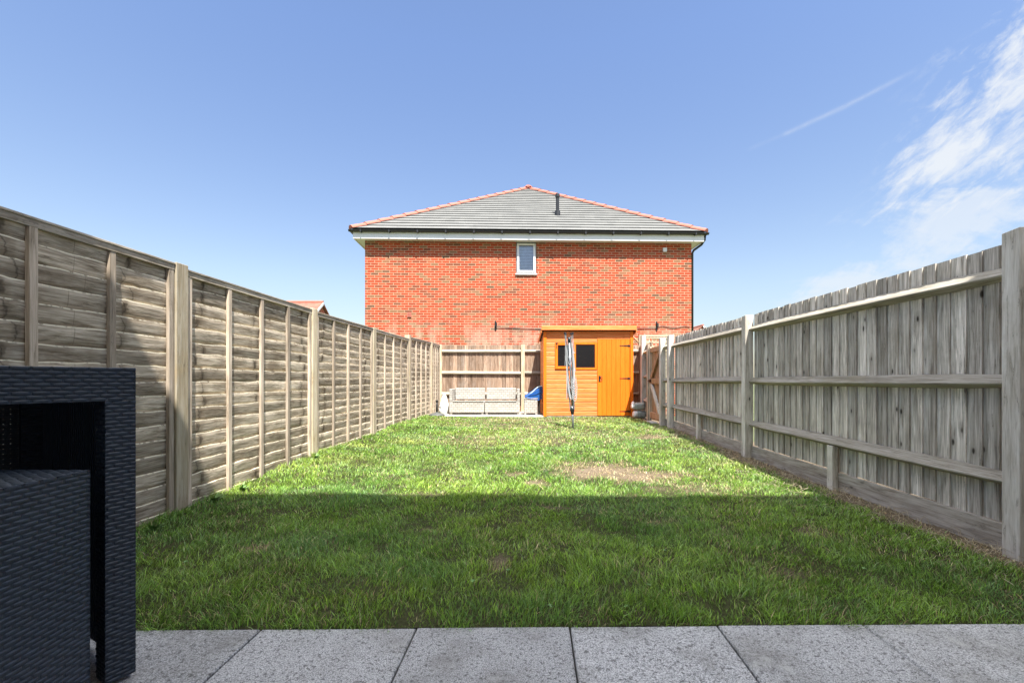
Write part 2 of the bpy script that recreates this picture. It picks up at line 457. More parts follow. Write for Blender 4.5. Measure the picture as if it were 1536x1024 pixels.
def grass_mat():
    m, t, p, o = new_mat('grass_blades')
    a = t.nodes.new('ShaderNodeAttribute'); a.attribute_name = 'gcol'
    c = a.outputs['Color']
    t.links.new(c, p.inputs['Base Color']); p.inputs['Roughness'].default_value = 0.38
    p.inputs['Specular IOR Level'].default_value = 0.5
    tr = t.nodes.new('ShaderNodeBsdfTranslucent'); t.links.new(c, tr.inputs['Color'])
    mx = t.nodes.new('ShaderNodeMixShader'); mx.inputs[0].default_value = 0.38
    t.links.new(p.outputs[0], mx.inputs[1]); t.links.new(tr.outputs[0], mx.inputs[2]); t.links.new(mx.outputs[0], o.inputs[0])
    return m
M['grass'] = grass_mat()

# ------------------------------------------------------------------ setting: ground, lawn, paving
g = MB(); g.box((-300, -300, -0.4), (300, 400, -0.14)); tag(g.build('ground', M['earth']), kind='structure')

EDGE = lambda x: 1.785 + 0.0136 * x          # paving / lawn edge
PATCH = [(0.92, 4.72, 0.40, 0.30, 1.0), (1.22, 4.45, 0.40, 0.20, 0.95), (1.62, 4.45, 0.16, 0.16, 0.7), (0.04, 4.50, 0.08, 0.06, 0.7), (0.22, 4.15, 0.09, 0.07, 0.8),
         (1.62, 3.95, 0.30, 0.15, 0.4), (2.25, 7.0, 0.22, 0.2, 0.8), (-1.52, 2.60, 0.09, 0.08, 0.55), (-0.07, 2.42, 0.045, 0.08, 0.55), (-0.75, 3.75, 0.2, 0.04, 0.3),
         (0.35, 3.45, 0.14, 0.05, 0.3), (0.1, 8.6, 0.9, 0.5, 0.35), (-0.5, 6.8, 0.6, 0.5, 0.3), (0.9, 7.3, 1.0, 0.8, 0.3), (0.4, 9.7, 1.4, 0.5, 0.4), (1.45, 2.3, 0.12, 0.05, 0.3), (2.0, 2.9, 0.12, 0.10, 0.45),
         (-0.55, 2.95, 0.06, 0.05, 0.3), (1.05, 3.1, 0.1, 0.04, 0.3), (-0.9, 8.9, 0.4, 0.3, 0.35)]
def dryness(x, y):
    x = np.asarray(x, float); y = np.asarray(y, float)
    d = np.zeros_like(x)
    wob = (fbm(x * 7, y * 7, 5, 3) - 0.5) * 1.6
    for px, py, rx, ry, s in PATCH:
        q = np.sqrt(((x - px) / rx) ** 2 + ((y - py) / ry) ** 2) + wob
        d = np.maximum(d, s * np.clip(1.6 - q, 0, 1) ** 0.8)
    # bare strip beside the right fence
    e = x - (2.66 + (fbm(y * 2.2, x * 0 + 3, 8, 3) - 0.5) * 0.30 - np.clip((y - 3.0) * -0.10, 0, 0.1) + np.clip((y - 6) * 0.05, 0, 0.15))
    d = np.maximum(d, np.clip(e / 0.16, 0, 1) * 0.97)
    return d
# lawn soil sheet
nx, ny = 150, 260
xs = np.linspace(-2.75, 3.6, nx); ys = np.linspace(0, 1, ny)
X, T = np.meshgrid(xs, ys); Y = EDGE(X) + 0.012 + T * (12.9 - EDGE(X))
Z = ground(X, Y) + (fbm(X * 14, Y * 14, 21, 2) - 0.5) * 0.02
mb = MB()
mb.v = list(map(tuple, np.stack([X.ravel(), Y.ravel(), Z.ravel()], 1)))
mb.f = [(j*nx+i, j*nx+i+1, (j+1)*nx+i+1, (j+1)*nx+i) for j in range(ny-1) for i in range(nx-1)]
mb.tone = [0.5] * len(mb.v); mb.att['dry'] = dryness(X.ravel(), Y.ravel()).astype(float).tolist()
tag(mb.build('lawn', M['soil'], smooth=True), kind='structure')

# paving slabs in front of the viewer
mb = MB()
JX = [-4.05, -3.45, -2.85, -2.23, -1.62, -1.005, -0.384, 0.234, 0.835, 1.43, 2.03, 2.64, 3.25, 3.85]
def slab(x0, x1, y0, y1):
    gq = 0.0035
    sk = 0.05
    def P(x, y, z): return (x - sk * (1.785 - y), y + 0.0136 * x, z)
    dz = R.uniform(-0.0015, 0.0015); h = 0.045; bv = 0.005
    tn = R.random()
    a, b, c, d = x0 + gq, x1 - gq, y0 + gq, y1 - gq
    vs = [P(a, c, -h), P(b, c, -h), P(b, d, -h), P(a, d, -h),
          P(a, c, dz - bv), P(b, c, dz - bv), P(b, d, dz - bv), P(a, d, dz - bv),
          P(a + bv, c + bv, dz), P(b - bv, c + bv, dz), P(b - bv, d - bv, dz), P(a + bv, d - bv, dz)]
    fs = [(0,1,5,4),(1,2,6,5),(2,3,7,6),(3,0,4,7),(4,5,9,8),(5,6,10,9),(6,7,11,10),(7,4,8,11),(8,9,10,11)]
    mb.add(vs, fs, tn)
for r_ in range(3):
    y1 = 1.785 - 0.605 * r_; y0 = y1 - 0.6
    for i in range(len(JX) - 1): slab(JX[i] + 0.3 * (r_ % 2), JX[i + 1] + 0.3 * (r_ % 2), y0, y1)
tag(mb.build('patio', M['paving']), kind='structure')
mb = MB(); mb.box((-4.3, -0.2, -0.13), (4.3, 1.86, -0.035))
tag(mb.build('patio_bedding', plain('joint_sand', (0.07, 0.06, 0.05), 0.95, scale=60)), kind='structure')
# pale paved strip at the far end
mb = MB()
for i in range(5):
    for j in range(3):
        x0 = -1.95 + i * 0.54; y0 = 10.42 + j * 0.5
        mb.box((x0, y0, 0.0), (x0 + 0.534, y0 + 0.494, 0.122 + R.uniform(0, 0.002)))
tag(mb.build('back_paving', M['pale_paving'], bevel=0.004), kind='structure')

# ------------------------------------------------------------------ grass
def make_grass():
    chunks = []
    # (ymin, ymax, density per m2, blade width, height)
    bands = [(1.76, 2.4, 19000, 0.0032, 0.037), (2.4, 3.2, 15500, 0.0038, 0.035), (3.2, 4.2, 11500, 0.0047, 0.033), (4.2, 5.6, 7500, 0.0064, 0.037),
             (5.6, 7.6, 5000, 0.0085, 0.034), (7.6, 10.55, 3400, 0.0115, 0.032)]
    for y0, y1, dens, w, h in bands:
        xa, xb = -2.50, 2.96
        n = int((y1 - y0) * (xb - xa) * dens)
        x = NR.uniform(xa, xb, n); y = NR.uniform(y0, y1, n)
        # clump
        ct = fbm(x * 9, y * 9, 31, 2)
        dr = dryness(x, y)
        left = -2.53 + 0.068 * (y - 3.28)
        keep = (x > left + 0.0) & (y > EDGE(x) + 0.010 - 0.022 * (fbm(x * 11, x * 0 + 2, 19, 2) > 0.5))
        # no grass through the visible part of the shed or far paving
        keep &= ~((y > 10.42) & (x > -1.99) & (x < 2.95))
        keep &= NR.uniform(0, 1, n) < np.clip(1.12 - dr * 0.86, 0.12, 1)
        keep &= NR.uniform(0, 1, n) < np.clip(-0.05 + ct * 1.6, 0.05, 1)
        # skip the ground the camera cannot see at the near left under the furniture
        x, y, ct, dr = x[keep], y[keep], ct[keep], dr[keep]
        n = len(x)
        big = fbm(x * 1.3 + 7, y * 1.3, 41, 3); mid = fbm(x * 4.5, y * 4.5, 42, 3)
        edge_l = np.clip(1 - (x - (-2.53 + 0.068 * (y - 3.28))) / 0.16, 0, 1)
        hh = h * 0.86 * (0.25 + 0.9 * mid + 0.65 * ct) * NR.uniform(0.55, 1.35, n) * (1 - 0.45 * dr) * (1 + 0.9 * edge_l * NR.uniform(0, 1, n))
        long_ = NR.uniform(0, 1, n) < 0.035
        hh = np.where(long_, hh * 1.5, hh)
        th = NR.uniform(0, 2 * math.pi, n) * 0.75 + fbm(x * 2.4, y * 2.4, 51, 2) * 9
        lean = hh * (0.25 + 1.1 * NR.uniform(0, 1, n) ** 1.3 * (0.5 + fbm(x * 3.1, y * 3.1, 61, 2)))
        lx, ly = np.cos(th) * lean, np.sin(th) * lean
        ly = ly - np.clip(1 - (y - EDGE(x)) / 0.05, 0, 1) * hh * NR.uniform(0, 1.1, n)
        fa = NR.uniform(0, math.pi, n); ww = w * NR.uniform(0.6, 1.25, n) * 0.5
        wx, wy = np.cos(fa) * ww, np.sin(fa) * ww
        z = ground(x, y) - 0.004
        V = np.empty((n, 5, 3))
        V[:, 0] = np.stack([x - wx, y - wy, z], 1); V[:, 1] = np.stack([x + wx, y + wy, z], 1)
        mx_, my_ = x + lx * 0.35, y + ly * 0.35; mz = z + hh * 0.6
        V[:, 2] = np.stack([mx_ - wx * 0.85, my_ - wy * 0.85, mz], 1); V[:, 3] = np.stack([mx_ + wx * 0.85, my_ + wy * 0.85, mz], 1)
        V[:, 4] = np.stack([x + lx, y + ly, z + hh * 0.97], 1)
        # colour: own colour of each blade
        u = NR.uniform(0, 1, n)
        ca = np.array([0.105, 0.265, 0.045]); cb = np.array([0.42, 0.62, 0.085]); cs = np.array([0.66, 0.58, 0.34]); cd = np.array([0.50, 0.37, 0.22])
        k = np.clip(big * 0.9 + u * 0.55 - 0.25, 0, 1)[:, None]
        c = ca * (1 - k) + cb * k
        yel = np.clip((fbm(x * 2.0 + 90, y * 2.0, 71, 3) - 0.45) * 1.6, 0, 0.5) * np.clip((y - 2.6) / 3, 0.15, 1)
        c = c * (1 - yel[:, None]) + np.array([0.58, 0.58, 0.20]) * yel[:, None]
        pdry = np.clip(dr * 0.95 + 0.045 + 0.09 * (fbm(x * 3, y * 3, 81, 2) > 0.6), 0, 0.97)
        isd = NR.uniform(0, 1, n) < pdry
        mixd = NR.uniform(0, 1, n)[:, None]
        c = np.where(isd[:, None], cs * mixd + cd * (1 - mixd), c)
        c *= (0.42 + 1.40 * NR.uniform(0, 1, n) ** 1.7)[:, None]
        blu = np.clip((fbm(x * 1.7 + 30, y * 2.6, 77, 3) - 0.42) * 3, 0, 1)[:, None] * (NR.uniform(0, 1, n) < 0.7)[:, None]
        pal = (NR.uniform(0, 1, n) < 0.13)[:, None]
        c = np.where(pal & ~isd[:, None], np.array([0.42, 0.62, 0.22]) * NR.uniform(0.8, 1.15, n)[:, None], c)
        c = np.where(isd[:, None], c, c * (1 - blu * 0.5) + np.array([0.15, 0.33, 0.13]) * blu * 0.5)
        chunks.append((V, c))
    V = np.concatenate([c[0] for c in chunks]); C = np.concatenate([c[1] for c in chunks])
    n = len(V)
    me = bpy.data.meshes.new('grass')
    me.vertices.add(n * 5); me.vertices.foreach_set('co', V.reshape(-1).astype(np.float32))
    loops = np.array([0, 1, 3, 2, 2, 3, 4])
    L = (np.arange(n)[:, None] * 5 + loops[None]).astype(np.int32).ravel()
    me.loops.add(len(L)); me.loops.foreach_set('vertex_index', L)
    starts = (np.arange(n)[:, None] * 7 + np.array([0, 4])[None]).astype(np.int32).ravel()
    me.polygons.add(n * 2); me.polygons.foreach_set('loop_start', starts)
    me.polygons.foreach_set('loop_total', np.tile(np.array([4, 3], np.int32), n))
    me.polygons.foreach_set('use_smooth', np.ones(n * 2, bool))
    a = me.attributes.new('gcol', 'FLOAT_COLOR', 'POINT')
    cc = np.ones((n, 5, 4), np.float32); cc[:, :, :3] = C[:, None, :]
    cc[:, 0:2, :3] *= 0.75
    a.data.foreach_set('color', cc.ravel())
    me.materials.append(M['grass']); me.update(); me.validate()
    o = bpy.data.objects.new('grass', me); COL.objects.link(o)
    tag(o, 'short green mown grass with straw coloured dry blades', 'grass', kind='stuff')
    print('blades', n)
make_grass()

# loose dry stems lying on the bare strip by the right fence
mb = MB()
for i in range(750):
    y = R.uniform(2.2, 8.3); x = R.uniform(2.62, 2.93)
    if R.random() < 0.25: x = R.uniform(2.35, 2.7)
    l = R.uniform(0.04, 0.13); th = R.uniform(0, 6.28); z = G(x, y)
    pts = []
    up = R.uniform(0.0, 0.06)
    for k in range(4):
        s = k / 3
        pts.append((x + math.cos(th + s) * l * s, y + math.sin(th + s) * l * s, z + 0.008 + up * math.sin(s * 2.6)))
    if max(q[0] for q in pts) < 2.95: mb.tube(pts, 0.0014, 3, caps=False)
tag(mb.build('dry_stems', plain('straw', (0.46, 0.39, 0.27), 0.8, var=0.4, scale=20)), 'dry straw stems littering the bare soil along the right fence', 'dead grass', kind='stuff')

# ------------------------------------------------------------------ left lap fence
LX = lambda y: -2.492 + 0.068 * (y - 3.28)
NL = Vector((1, -0.068, 0)).normalized()
def LP(y, off, z): return (LX(y) + off, y, z)
lf = thing('lap_panel_fence', (LX(3.28), 3.28, 0.0), 'weathered overlapping board panel fence with pale square posts beside the lawn', 'fence')
posts = [(1.35, 1.87), (3.28, 1.867), (5.23, 1.84), (7.12, 1.826), (9.05, 1.905), (10.85, 1.915)]
for y, zt in posts:
    mb = MB(); zb = G(-2.3, y) - 0.08
    sx = R.uniform(-0.004, 0.004)
    vs = []
    for z in (zb, 0.6, 1.2, zt):
        vs += [LP(y, -0.1 + sx, z), LP(y, 0 + sx * (z - 0.8), z), LP(y + 0.11, 0 + sx * (z - 0.8), z), LP(y + 0.11, -0.1 + sx, z)]
    vs[-1] = (vs[-1][0], vs[-1][1], zt - 0.008); vs[-4] = (vs[-4][0], vs[-4][1], zt - 0.006)
    fs = [(4*k+i, 4*k+(i+1) % 4, 4*k+4+(i+1) % 4, 4*k+4+i) for k in range(3) for i in range(4)] + [(12, 13, 14, 15)]
    mb.add(vs, fs)
    mb.build('post', M['post_pale'], lf, world=True, bevel=0.003)
def lap_panel(y0, y1, zt0, zt1):
    zb = min(G(-2.3, y0), G(-2.3, y1)) + 0.0
    p = MB(); H = (zt0 + zt1) / 2 - zb - 0.05
    nb = 17; pitch = H / nb
    ku, kv = [], []
    L = y1 - y0; ns = max(10, int(L / 0.03))
    phase = R.uniform(0, 9)
    ks = [y0 + L * q for q in (R.uniform(0.08, 0.2), R.uniform(0.42, 0.6), R.uniform(0.8, 0.93))]
    for k in range(-1, nb):
        zl = zb + k * pitch + R.uniform(-0.006, 0.006)
        bh = pitch + 0.035
        a1, a2, a3 = R.uniform(0.001, 0.004), R.uniform(0.001, 0.003), R.uniform(0.0008, 0.0025)
        f1, f2, f3 = R.uniform(2, 4), R.uniform(6, 11), R.uniform(18, 34)
        p1, p2, p3 = (R.uniform(0, 6) for _ in range(3))
        bumpk = R.uniform(-0.004, 0.009); sl = R.uniform(-0.004, 0.004); tone = R.random(); curl = R.uniform(0.0, 0.006)
        kk = [q + R.uniform(-0.05, 0.05) for q in ks]
        if R.random() < 0.3: kk.pop(R.randrange(3))
        vs = []; fs = []
        for i in range(ns + 1):
            y = y0 + L * i / ns; s = i / ns
            w = a1 * math.sin(f1 * y + p1) + a2 * math.sin(f2 * y + p2) + a3 * math.sin(f3 * y + p3)
            d = min((y - q for q in kk), key=abs)
            w += bumpk * math.exp(-(d / 0.025) ** 2)
            zt = zt0 + (zt1 - zt0) * s - (zt0 + zt1) / 2
            dzz = zt * (k / nb)
            zz = zl + w + sl * (s - 0.5) * 2 + dzz
            out = curl * math.sin(3.1 * s) + 0.003 * math.sin(f2 * y + p1)
            zz += bh
            rows = [(-0.060, zz - 0.001), (-0.0385 + out, zz), (-0.037 + out, zz - bh * 0.2), (-0.042 + out * 0.6, zz - bh * 0.6), (-0.062, zz - bh)]
            rv = [0.0, 0.02, 0.22, 0.6, 1.0]
            for (o_, z_), v_ in zip(rows, rv):
                z_ = max(min(z_, zt0 + (zt1 - zt0) * s - 0.01), zb - 0.02)
                vs.append(LP(y, o_, z_)); ku.append(d); kv.append(v_)
        for i in range(ns):
            for j in range(4): fs.append((i*5+j, i*5+j+1, (i+1)*5+j+1, (i+1)*5+j))
        p.add(vs, fs, tone)
    # thin backing so that the overlaps stay closed
    p.att = {'ku': ku, 'kv': kv}
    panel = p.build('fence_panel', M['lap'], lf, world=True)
    # five vertical battens
    for i in range(5):
        bw = 0.042
        yc = y0 + 0.004 + (L - bw - 0.008) * i / 4
        f = lambda y: zt0 + (zt1 - zt0) * (y - y0) / L
        b = MB(); th0, th1 = -0.037, -0.012 + R.uniform(-0.002, 0.002)
        za, zc = zb - 0.01 + R.uniform(0, 0.02), f(yc) - 0.046
        j = R.uniform(-0.003, 0.003)
        b.add([LP(yc, th0, za), LP(yc, th1, za), LP(yc + bw, th1, za), LP(yc + bw, th0, za),
               LP(yc + j, th0, zc), LP(yc + j, th1, zc), LP(yc + bw + j, th1, zc), LP(yc + bw + j, th0, zc)],
              [(0,3,2,1),(4,5,6,7),(0,1,5,4),(1,2,6,5),(2,3,7,6),(3,0,4,7)])
        b.build('batten', M['batten'], panel, world=True, bevel=0.002)
    b = MB()   # top rail and weather capping
    for (o0, o1, z0, z1, e) in ((-0.036, -0.010, -0.046, -0.006, 0.0), (-0.068, -0.003, -0.0055, 0.008, 0.0)):
        b.add([LP(y0+e, o0, zt0+z0), LP(y0+e, o1, zt0+z0), LP(y1-e, o1, zt1+z0), LP(y1-e, o0, zt1+z0),
               LP(y0+e, o0, zt0+z1), LP(y0+e, o1, zt0+z1), LP(y1-e, o1, zt1+z1), LP(y1-e, o0, zt1+z1)],
              [(0,3,2,1),(4,5,6,7),(0,1,5,4),(1,2,6,5),(2,3,7,6),(3,0,4,7)])
    b.build('cap_rail', M['cap'], panel, world=True, bevel=0.0015)
lap_panel(-0.25, 1.345, 1.86, 1.86)
lap_panel(1.465, 3.275, 1.865, 1.852)
lap_panel(3.395, 5.225, 1.832, 1.818)
lap_panel(5.345, 7.115, 1.805, 1.812)
lap_panel(7.235, 9.045, 1.812, 1.818)
lap_panel(9.165, 10.845, 1.862, 1.895)
lap_panel(10.965, 11.80, 1.898, 1.90)

# ------------------------------------------------------------------ closeboard fences
def feather_run(p, P0, P1, N_, z0f, z1f, w=0.104, dz=0.006):
    """overlapping feather edged boards standing side by side; N_ points away from the garden"""
    P0 = Vector((P0[0], P0[1], 0)); P1 = Vector((P1[0], P1[1], 0)); d = P1 - P0; L = d.length; d = d / L
    n = max(1, int(L / w)); w = L / n; nn = Vector((N_[0], N_[1], 0)).normalized()
    s = 0.0
    for i in range(n):
        a = P0 + d * (w * i + R.uniform(-0.003, 0.003)); b = P0 + d * min(L, (w * (i + 1) + 0.012))
        zt = z1f(w * (i + 0.5)) + R.uniform(-dz, dz); zb = z0f(w * (i + 0.5)) + R.uniform(-0.006, 0.004)
        e = R.uniform(-0.002, 0.002); tw = R.uniform(-0.003, 0.003)
        vs = []
        for z, q in ((zb, 0), (zt, tw)):
            vs += [a + nn * (e + q), b + nn * (0.012 + e), b + nn * 0.020, a + nn * (0.014 + e)]
            for k in range(4): vs[-4 + k] = Vector((vs[-4 + k].x, vs[-4 + k].y, z))
        p.add(vs, [(0,3,2,1),(4,5,6,7),(0,1,5,4),(1,2,6,5),(2,3,7,6),(3,0,4,7)])
XR = 2.963
rf = thing('closeboard_fence', (XR, 2.487, -0.02), 'long silver grey vertical board fence with three sloping rails facing the lawn', 'fence')
RG = lambda y: float(np.interp(y, [0, 2.6, 5.4, 8.0, 9.5, 12], [-0.02, -0.02, 0.03, 0.085, 0.09, 0.1]))
RT = lambda y: float(np.interp(y, [0, 2.6, 5.4, 8.1, 9.5, 12], [1.81, 1.81, 1.792, 1.775, 1.79, 1.86]))
def rpost(y, zt, x0=XR - 0.1, w=0.1, dep=0.094, z0=None, parent=rf, mat='post_grey', name='post'):
    b = MB(); z0 = RG(y) - 0.12 if z0 is None else z0
    j = R.uniform(-0.004, 0.004)
    vs = [(x0, y, z0), (x0 + w, y, z0), (x0 + w, y + dep, z0), (x0, y + dep, z0), (x0 + j, y, zt), (x0 + w + j, y, zt + 0.006), (x0 + w + j, y + dep, zt - 0.004), (x0 + j, y + dep, zt - 0.01)]
    b.add(vs, [(0,3,2,1),(4,5,6,7),(0,1,5,4),(1,2,6,5),(2,3,7,6),(3,0,4,7)])
    return b.build(name, M[mat], parent, world=True, bevel=0.003)
for y, zt in ((-0.42, 1.86), (2.487, 1.856), (5.42, 1.782), (8.05, 1.80), (8.50, 1.79)): rpost(y, zt)
ARRIS = [(0.0, 0.050), (-0.068, -0.004), (-0.073, -0.012), (-0.066, -0.022), (0.0, -0.046)]
def arris(y0, y1, za, zb_, xr=XR, xr2=None, parent=rf, mat='rail'):
    b = MB(); xr2 = xr if xr2 is None else xr2
    n = 8; vs = []; sag = R.uniform(-0.008, 0.004); k = len(ARRIS)
    for i in range(n + 1):
        s = i / n; y = y0 + (y1 - y0) * s; z = za + (zb_ - za) * s + sag * math.sin(math.pi * s); x = xr + (xr2 - xr) * s - 0.002
        tp = 0.45 if i in (0, n) else 1.0
        vs += [(x + a * (0.75 if i in (0, n) else 1), y, z + c * (0.8 if i in (0, n) else 1)) for a, c in ARRIS]
    fs = [(i*k+j, (i+1)*k+j, (i+1)*k+(j+1) % k, i*k+(j+1) % k) for i in range(n) for j in range(k)] + [tuple(range(k)), tuple(range(n*k, (n+1)*k))[::-1]]
    b.add(vs, fs); return b.build('rail', M[mat], parent, world=True)
bays = [(-0.33, 2.487), (2.581, 5.42), (5.514, 8.05), (8.144, 8.50)]
for i, (a, b_) in enumerate(bays):
    p = MB(); feather_run(p, (XR, a), (XR, b_), (1, 0), lambda s, a=a: RG(a + s) + 0.155, lambda s, a=a: RT(a + s), w=0.101)
    p.build('board_panel', M['pale'], rf, world=True)
    q = MB(); q.add([(XR - 0.02, a, RG(a) - 0.05), (XR + 0.012, a, RG(a) - 0.05), (XR + 0.012, b_, RG(b_) - 0.05), (XR - 0.02, b_, RG(b_) - 0.05),
                     (XR - 0.02, a, RG(a) + 0.15), (XR + 0.012, a, RG(a) + 0.15), (XR + 0.012, b_, RG(b_) + 0.148), (XR - 0.02, b_, RG(b_) + 0.148)],
                    [(0,3,2,1),(4,5,6,7),(0,1,5,4),(1,2,6,5),(2,3,7,6),(3,0,4,7)])
    q.build('gravel_board', M['gravel_board'], rf, world=True, bevel=0.003)
    for k, (h0, h1) in enumerate(((0.42, 0.40), (0.985, 0.99), (1.625, 1.625))):
        za = h0 + RG(a) * 0.9 if k == 0 else h0; zb2 = h0 + RG(b_) * 0.9 if k == 0 else h0 + (RT(b_) - 1.81) * 0.6
        arris(a, b_, za, zb2)
for y in (1.05, 3.98, 6.86):
    b = MB(); b.box((XR - 0.075, y, RG(y) - 0.04), (XR - 0.022, y + 0.07, 0.42 + RG(y) * 0.9 - 0.03)); b.build('support_stub', M['post_grey'], rf, world=True, bevel=0.003)
# gate post, end post and the short angled run after the gate
G2 = 9.30
rpost(G2, 1.73, x0=XR - 0.1, w=0.055, mat='batten')
rpost(10.32, 2.02, x0=3.03, w=0.1, dep=0.1)
p = MB(); feather_run(p, (XR, G2 + 0.094), (3.12, 10.32), (1, -0.16), lambda s: 0.11, lambda s: 1.79, w=0.1)
p.build('board_panel', M['brown_board'], rf, world=True)
for z in (0.52, 1.06, 1.62): arris(G2 + 0.094, 10.32, z, z, XR, 3.12)
p = MB(); feather_run(p, (3.14, 10.42), (3.42, 11.9), (1, -0.2), lambda s: 0.11, lambda s: 1.86, w=0.1)
p.build('board_panel', M['brown_board'], rf, world=True)
# garden gate
gt = thing('garden_gate', (XR - 0.05, 8.60, 0.1), 'brown boarded side gate with diagonal braces between two posts', 'gate')
y0, y1 = 8.604, 9.29
p = MB(); feather_run(p, (XR - 0.03, y0), (XR - 0.03, y1), (1, 0), lambda s: 0.15, lambda s: 1.68 - 0.02 * s, w=0.098, dz=0.002); p.build('board_panel', M['gate'], gt, world=True)
for z0, z1 in ((0.19, 0.31), (0.90, 1.01), (1.55, 1.64)):
    b = MB(); b.box((XR - 0.075, y0 + 0.005, z0), (XR - 0.034, y1 - 0.05, z1)); b.build('ledge', M['gate'], gt, world=True, bevel=0.003)
for (a, za, c, zc) in ((y1 - 0.08, 1.02, y0 + 0.08, 1.54), (y1 - 0.08, 0.89, y0 + 0.08, 0.32)):
    b = MB(); b.prism([(-0.02, -0.042), (0.02, -0.042), (0.02, 0.042), (-0.02, 0.042)], (XR - 0.056, a, za), (XR - 0.056, c, zc)); b.build('brace', M['post_grey'] if za < 1 else M['gate'], gt, world=True, bevel=0.002)
b = MB(); b.box((XR - 0.08, y1 - 0.047, 0.13), (XR - 0.034, y1 - 0.003, 1.67)); b.build('closing_stile', M['batten'], gt, world=True, bevel=0.003)
b = MB(); b.box((XR - 0.095, y1 - 0.13, 0.93), (XR - 0.081, y1 + 0.0, 0.99)); b.tube([(XR - 0.10, y1 - 0.10, 0.96), (XR - 0.125, y1 - 0.06, 0.96), (XR - 0.10, y1 - 0.02, 0.96)], 0.008); b.build('latch', M['iron'], gt, world=True)

# back fence
YB = 11.9
bf = thing('back_fence', (-1.96, YB, 0.1), 'sunlit brown board fence with pale rails across the end of the garden', 'fence')
bx = [-1.98, 0.245, 2.47]
for x in bx:
    b = MB(); b.box((x, YB - 0.1, 0.0), (x + 0.095, YB - 0.002, 1.925 + R.uniform(-0.01, 0.01))); b.build('post', M['post_pale'], bf, world=True, bevel=0.003)
for a, b_ in ((-1.885, 0.245), (0.34, 2.47), (2.565, 3.75)):
    p = MB(); feather_run(p, (a, YB), (b_, YB), (0, 1), lambda s: 0.26, lambda s: 1.905, w=0.098, dz=0.01); p.build('board_panel', M['brown_board'], bf, world=True)
    q = MB(); q.box((a, YB - 0.02, 0.04), (b_, YB + 0.012, 0.25)); q.build('gravel_board', M['gate'], bf, world=True, bevel=0.003)
    for z in (0.60, 1.165, 1.745):
        r_ = MB(); r_.prism([(-0.001, 0.04), (0.055, 0.022), (0.06, 0.0), (0.055, -0.022), (-0.001, -0.04)], (a, YB, z), (b_, YB, z + R.uniform(-0.01, 0.01))); r_.build('rail', M['rail_x'], bf, world=True)

# lattice and arch beyond the fences
tl = thing('trellis_panel', (3.55, 12.6, 0.0), 'pale lattice trellis standing beyond the fence right of the shed', 'trellis')
b = MB()
for i in range(9): b.box((3.72 + i * 0.095, 12.60, 0.6), (3.745 + i * 0.095, 12.612, 2.22))
for i in range(8): b.box((3.70, 12.588, 1.28 + i * 0.125), (4.53, 12.60, 1.31 + i * 0.125))
b.build('lattice', M['lattice'], tl, world=True)
b = MB()
for x in (3.62, 4.53): b.box((x, 12.57, 0.0), (x + 0.07, 12.64, 2.26))
b.box((3.69, 12.575, 2.2), (4.53, 12.635, 2.25)); b.build('frame', M['lattice'], tl, world=True, bevel=0.003)
ar = thing('rounded_gate', (3.4, 12.9, 0.0), 'dark brown curved top gate just showing between shed and end post', 'gate')
b = MB(); pts = [(3.42 + 0.36 * math.sin(a) , 12.9, 1.72 + 0.52 * math.cos(a)) for a in [(-90 + 180 * k / 14) * math.pi / 180 for k in range(15)]]
b.tube(pts, 0.028, 6); b.box((3.36, 12.88, 0.0), (3.39, 12.91, 1.72))
for k in range(5): b.tube([(3.42, 12.9, 1.6), pts[2 + k * 2]], 0.012, 5)
b.build('arched_top', M['gate'], ar, world=True)
b = MB(); b.box((3.06, 12.88, -0.1), (3.78, 12.92, 1.75)); b.build('leaf', M['gate'], ar, world=True)

# ------------------------------------------------------------------ shed
SX, SY, SZ = 0.753, 10.5, 0.105
W_, H_, D_ = 2.125, 2.04, 1.18
sh = thing('garden_shed', (SX, SY, SZ), 'bright orange timber shed with shiplap front and one door', 'shed')
def shiplap(p, x0, x1, z0, z1, pitch=0.109):
    z = z0
    while z < z1 - 0.01:
        h = min(pitch, z1 - z)
        pr = [(0.012, 0), (-0.004, 0.0), (-0.006, 0.006), (-0.006, h * 0.76), (-0.002, h * 0.84), (0.004, h - 0.001), (0.012, h)]
        pr = [(a, min(c, h)) for a, c in pr]
        t = R.random()
        n = len(pr); vs = [(x0, a, z + c) for a, c in pr] + [(x1, a, z + c) for a, c in pr]
        p.add(vs, [(i, i + n, (i + 1) % n + n, (i + 1) % n) for i in range(n)] + [tuple(range(n)), tuple(range(n, 2*n))[::-1]], t)
        z += pitch
p = MB()
shiplap(p, 0.05, 0.27, 0.02 + 0.109 * 10, 0.02 + 0.109 * 16)
shiplap(p, 0.05, 1.27, 0.02, 0.02 + 0.109 * 10)
shiplap(p, 0.05, 1.27, 0.02 + 0.109 * 16, 0.02 + 0.109 * 17)
shiplap(p, 0.05, W_ - 0.05, 0.02 + 0.109 * 17, H_ - 0.005)
p.build('front_cladding', M['shed_h'], sh)
for side in (0, 1):
    p = MB(); xo = 0.0 if side == 0 else W_
    z = 0.02
    while z < 1.98:
        zt = min(z + 0.105, 2.0)
        zr = lambda y: H_ - 0.02 - y * 0.14
        a, c = (xo, xo + 0.014) if side == 0 else (xo - 0.014, xo)
        p.add([(a, 0.03, z), (c, 0.03, z), (c, D_, z), (a, D_, z)] + [(a, 0.03, min(zt, zr(0.03))), (c, 0.03, min(zt, zr(0.03))), (c, D_, min(zt, zr(D_))), (a, D_, min(zt, zr(D_)))],
              [(0,3,2,1),(4,5,6,7),(0,1,5,4),(1,2,6,5),(2,3,7,6),(3,0,4,7)])
        z += 0.109
    p.build('side_cladding', M['shed_h'], sh)
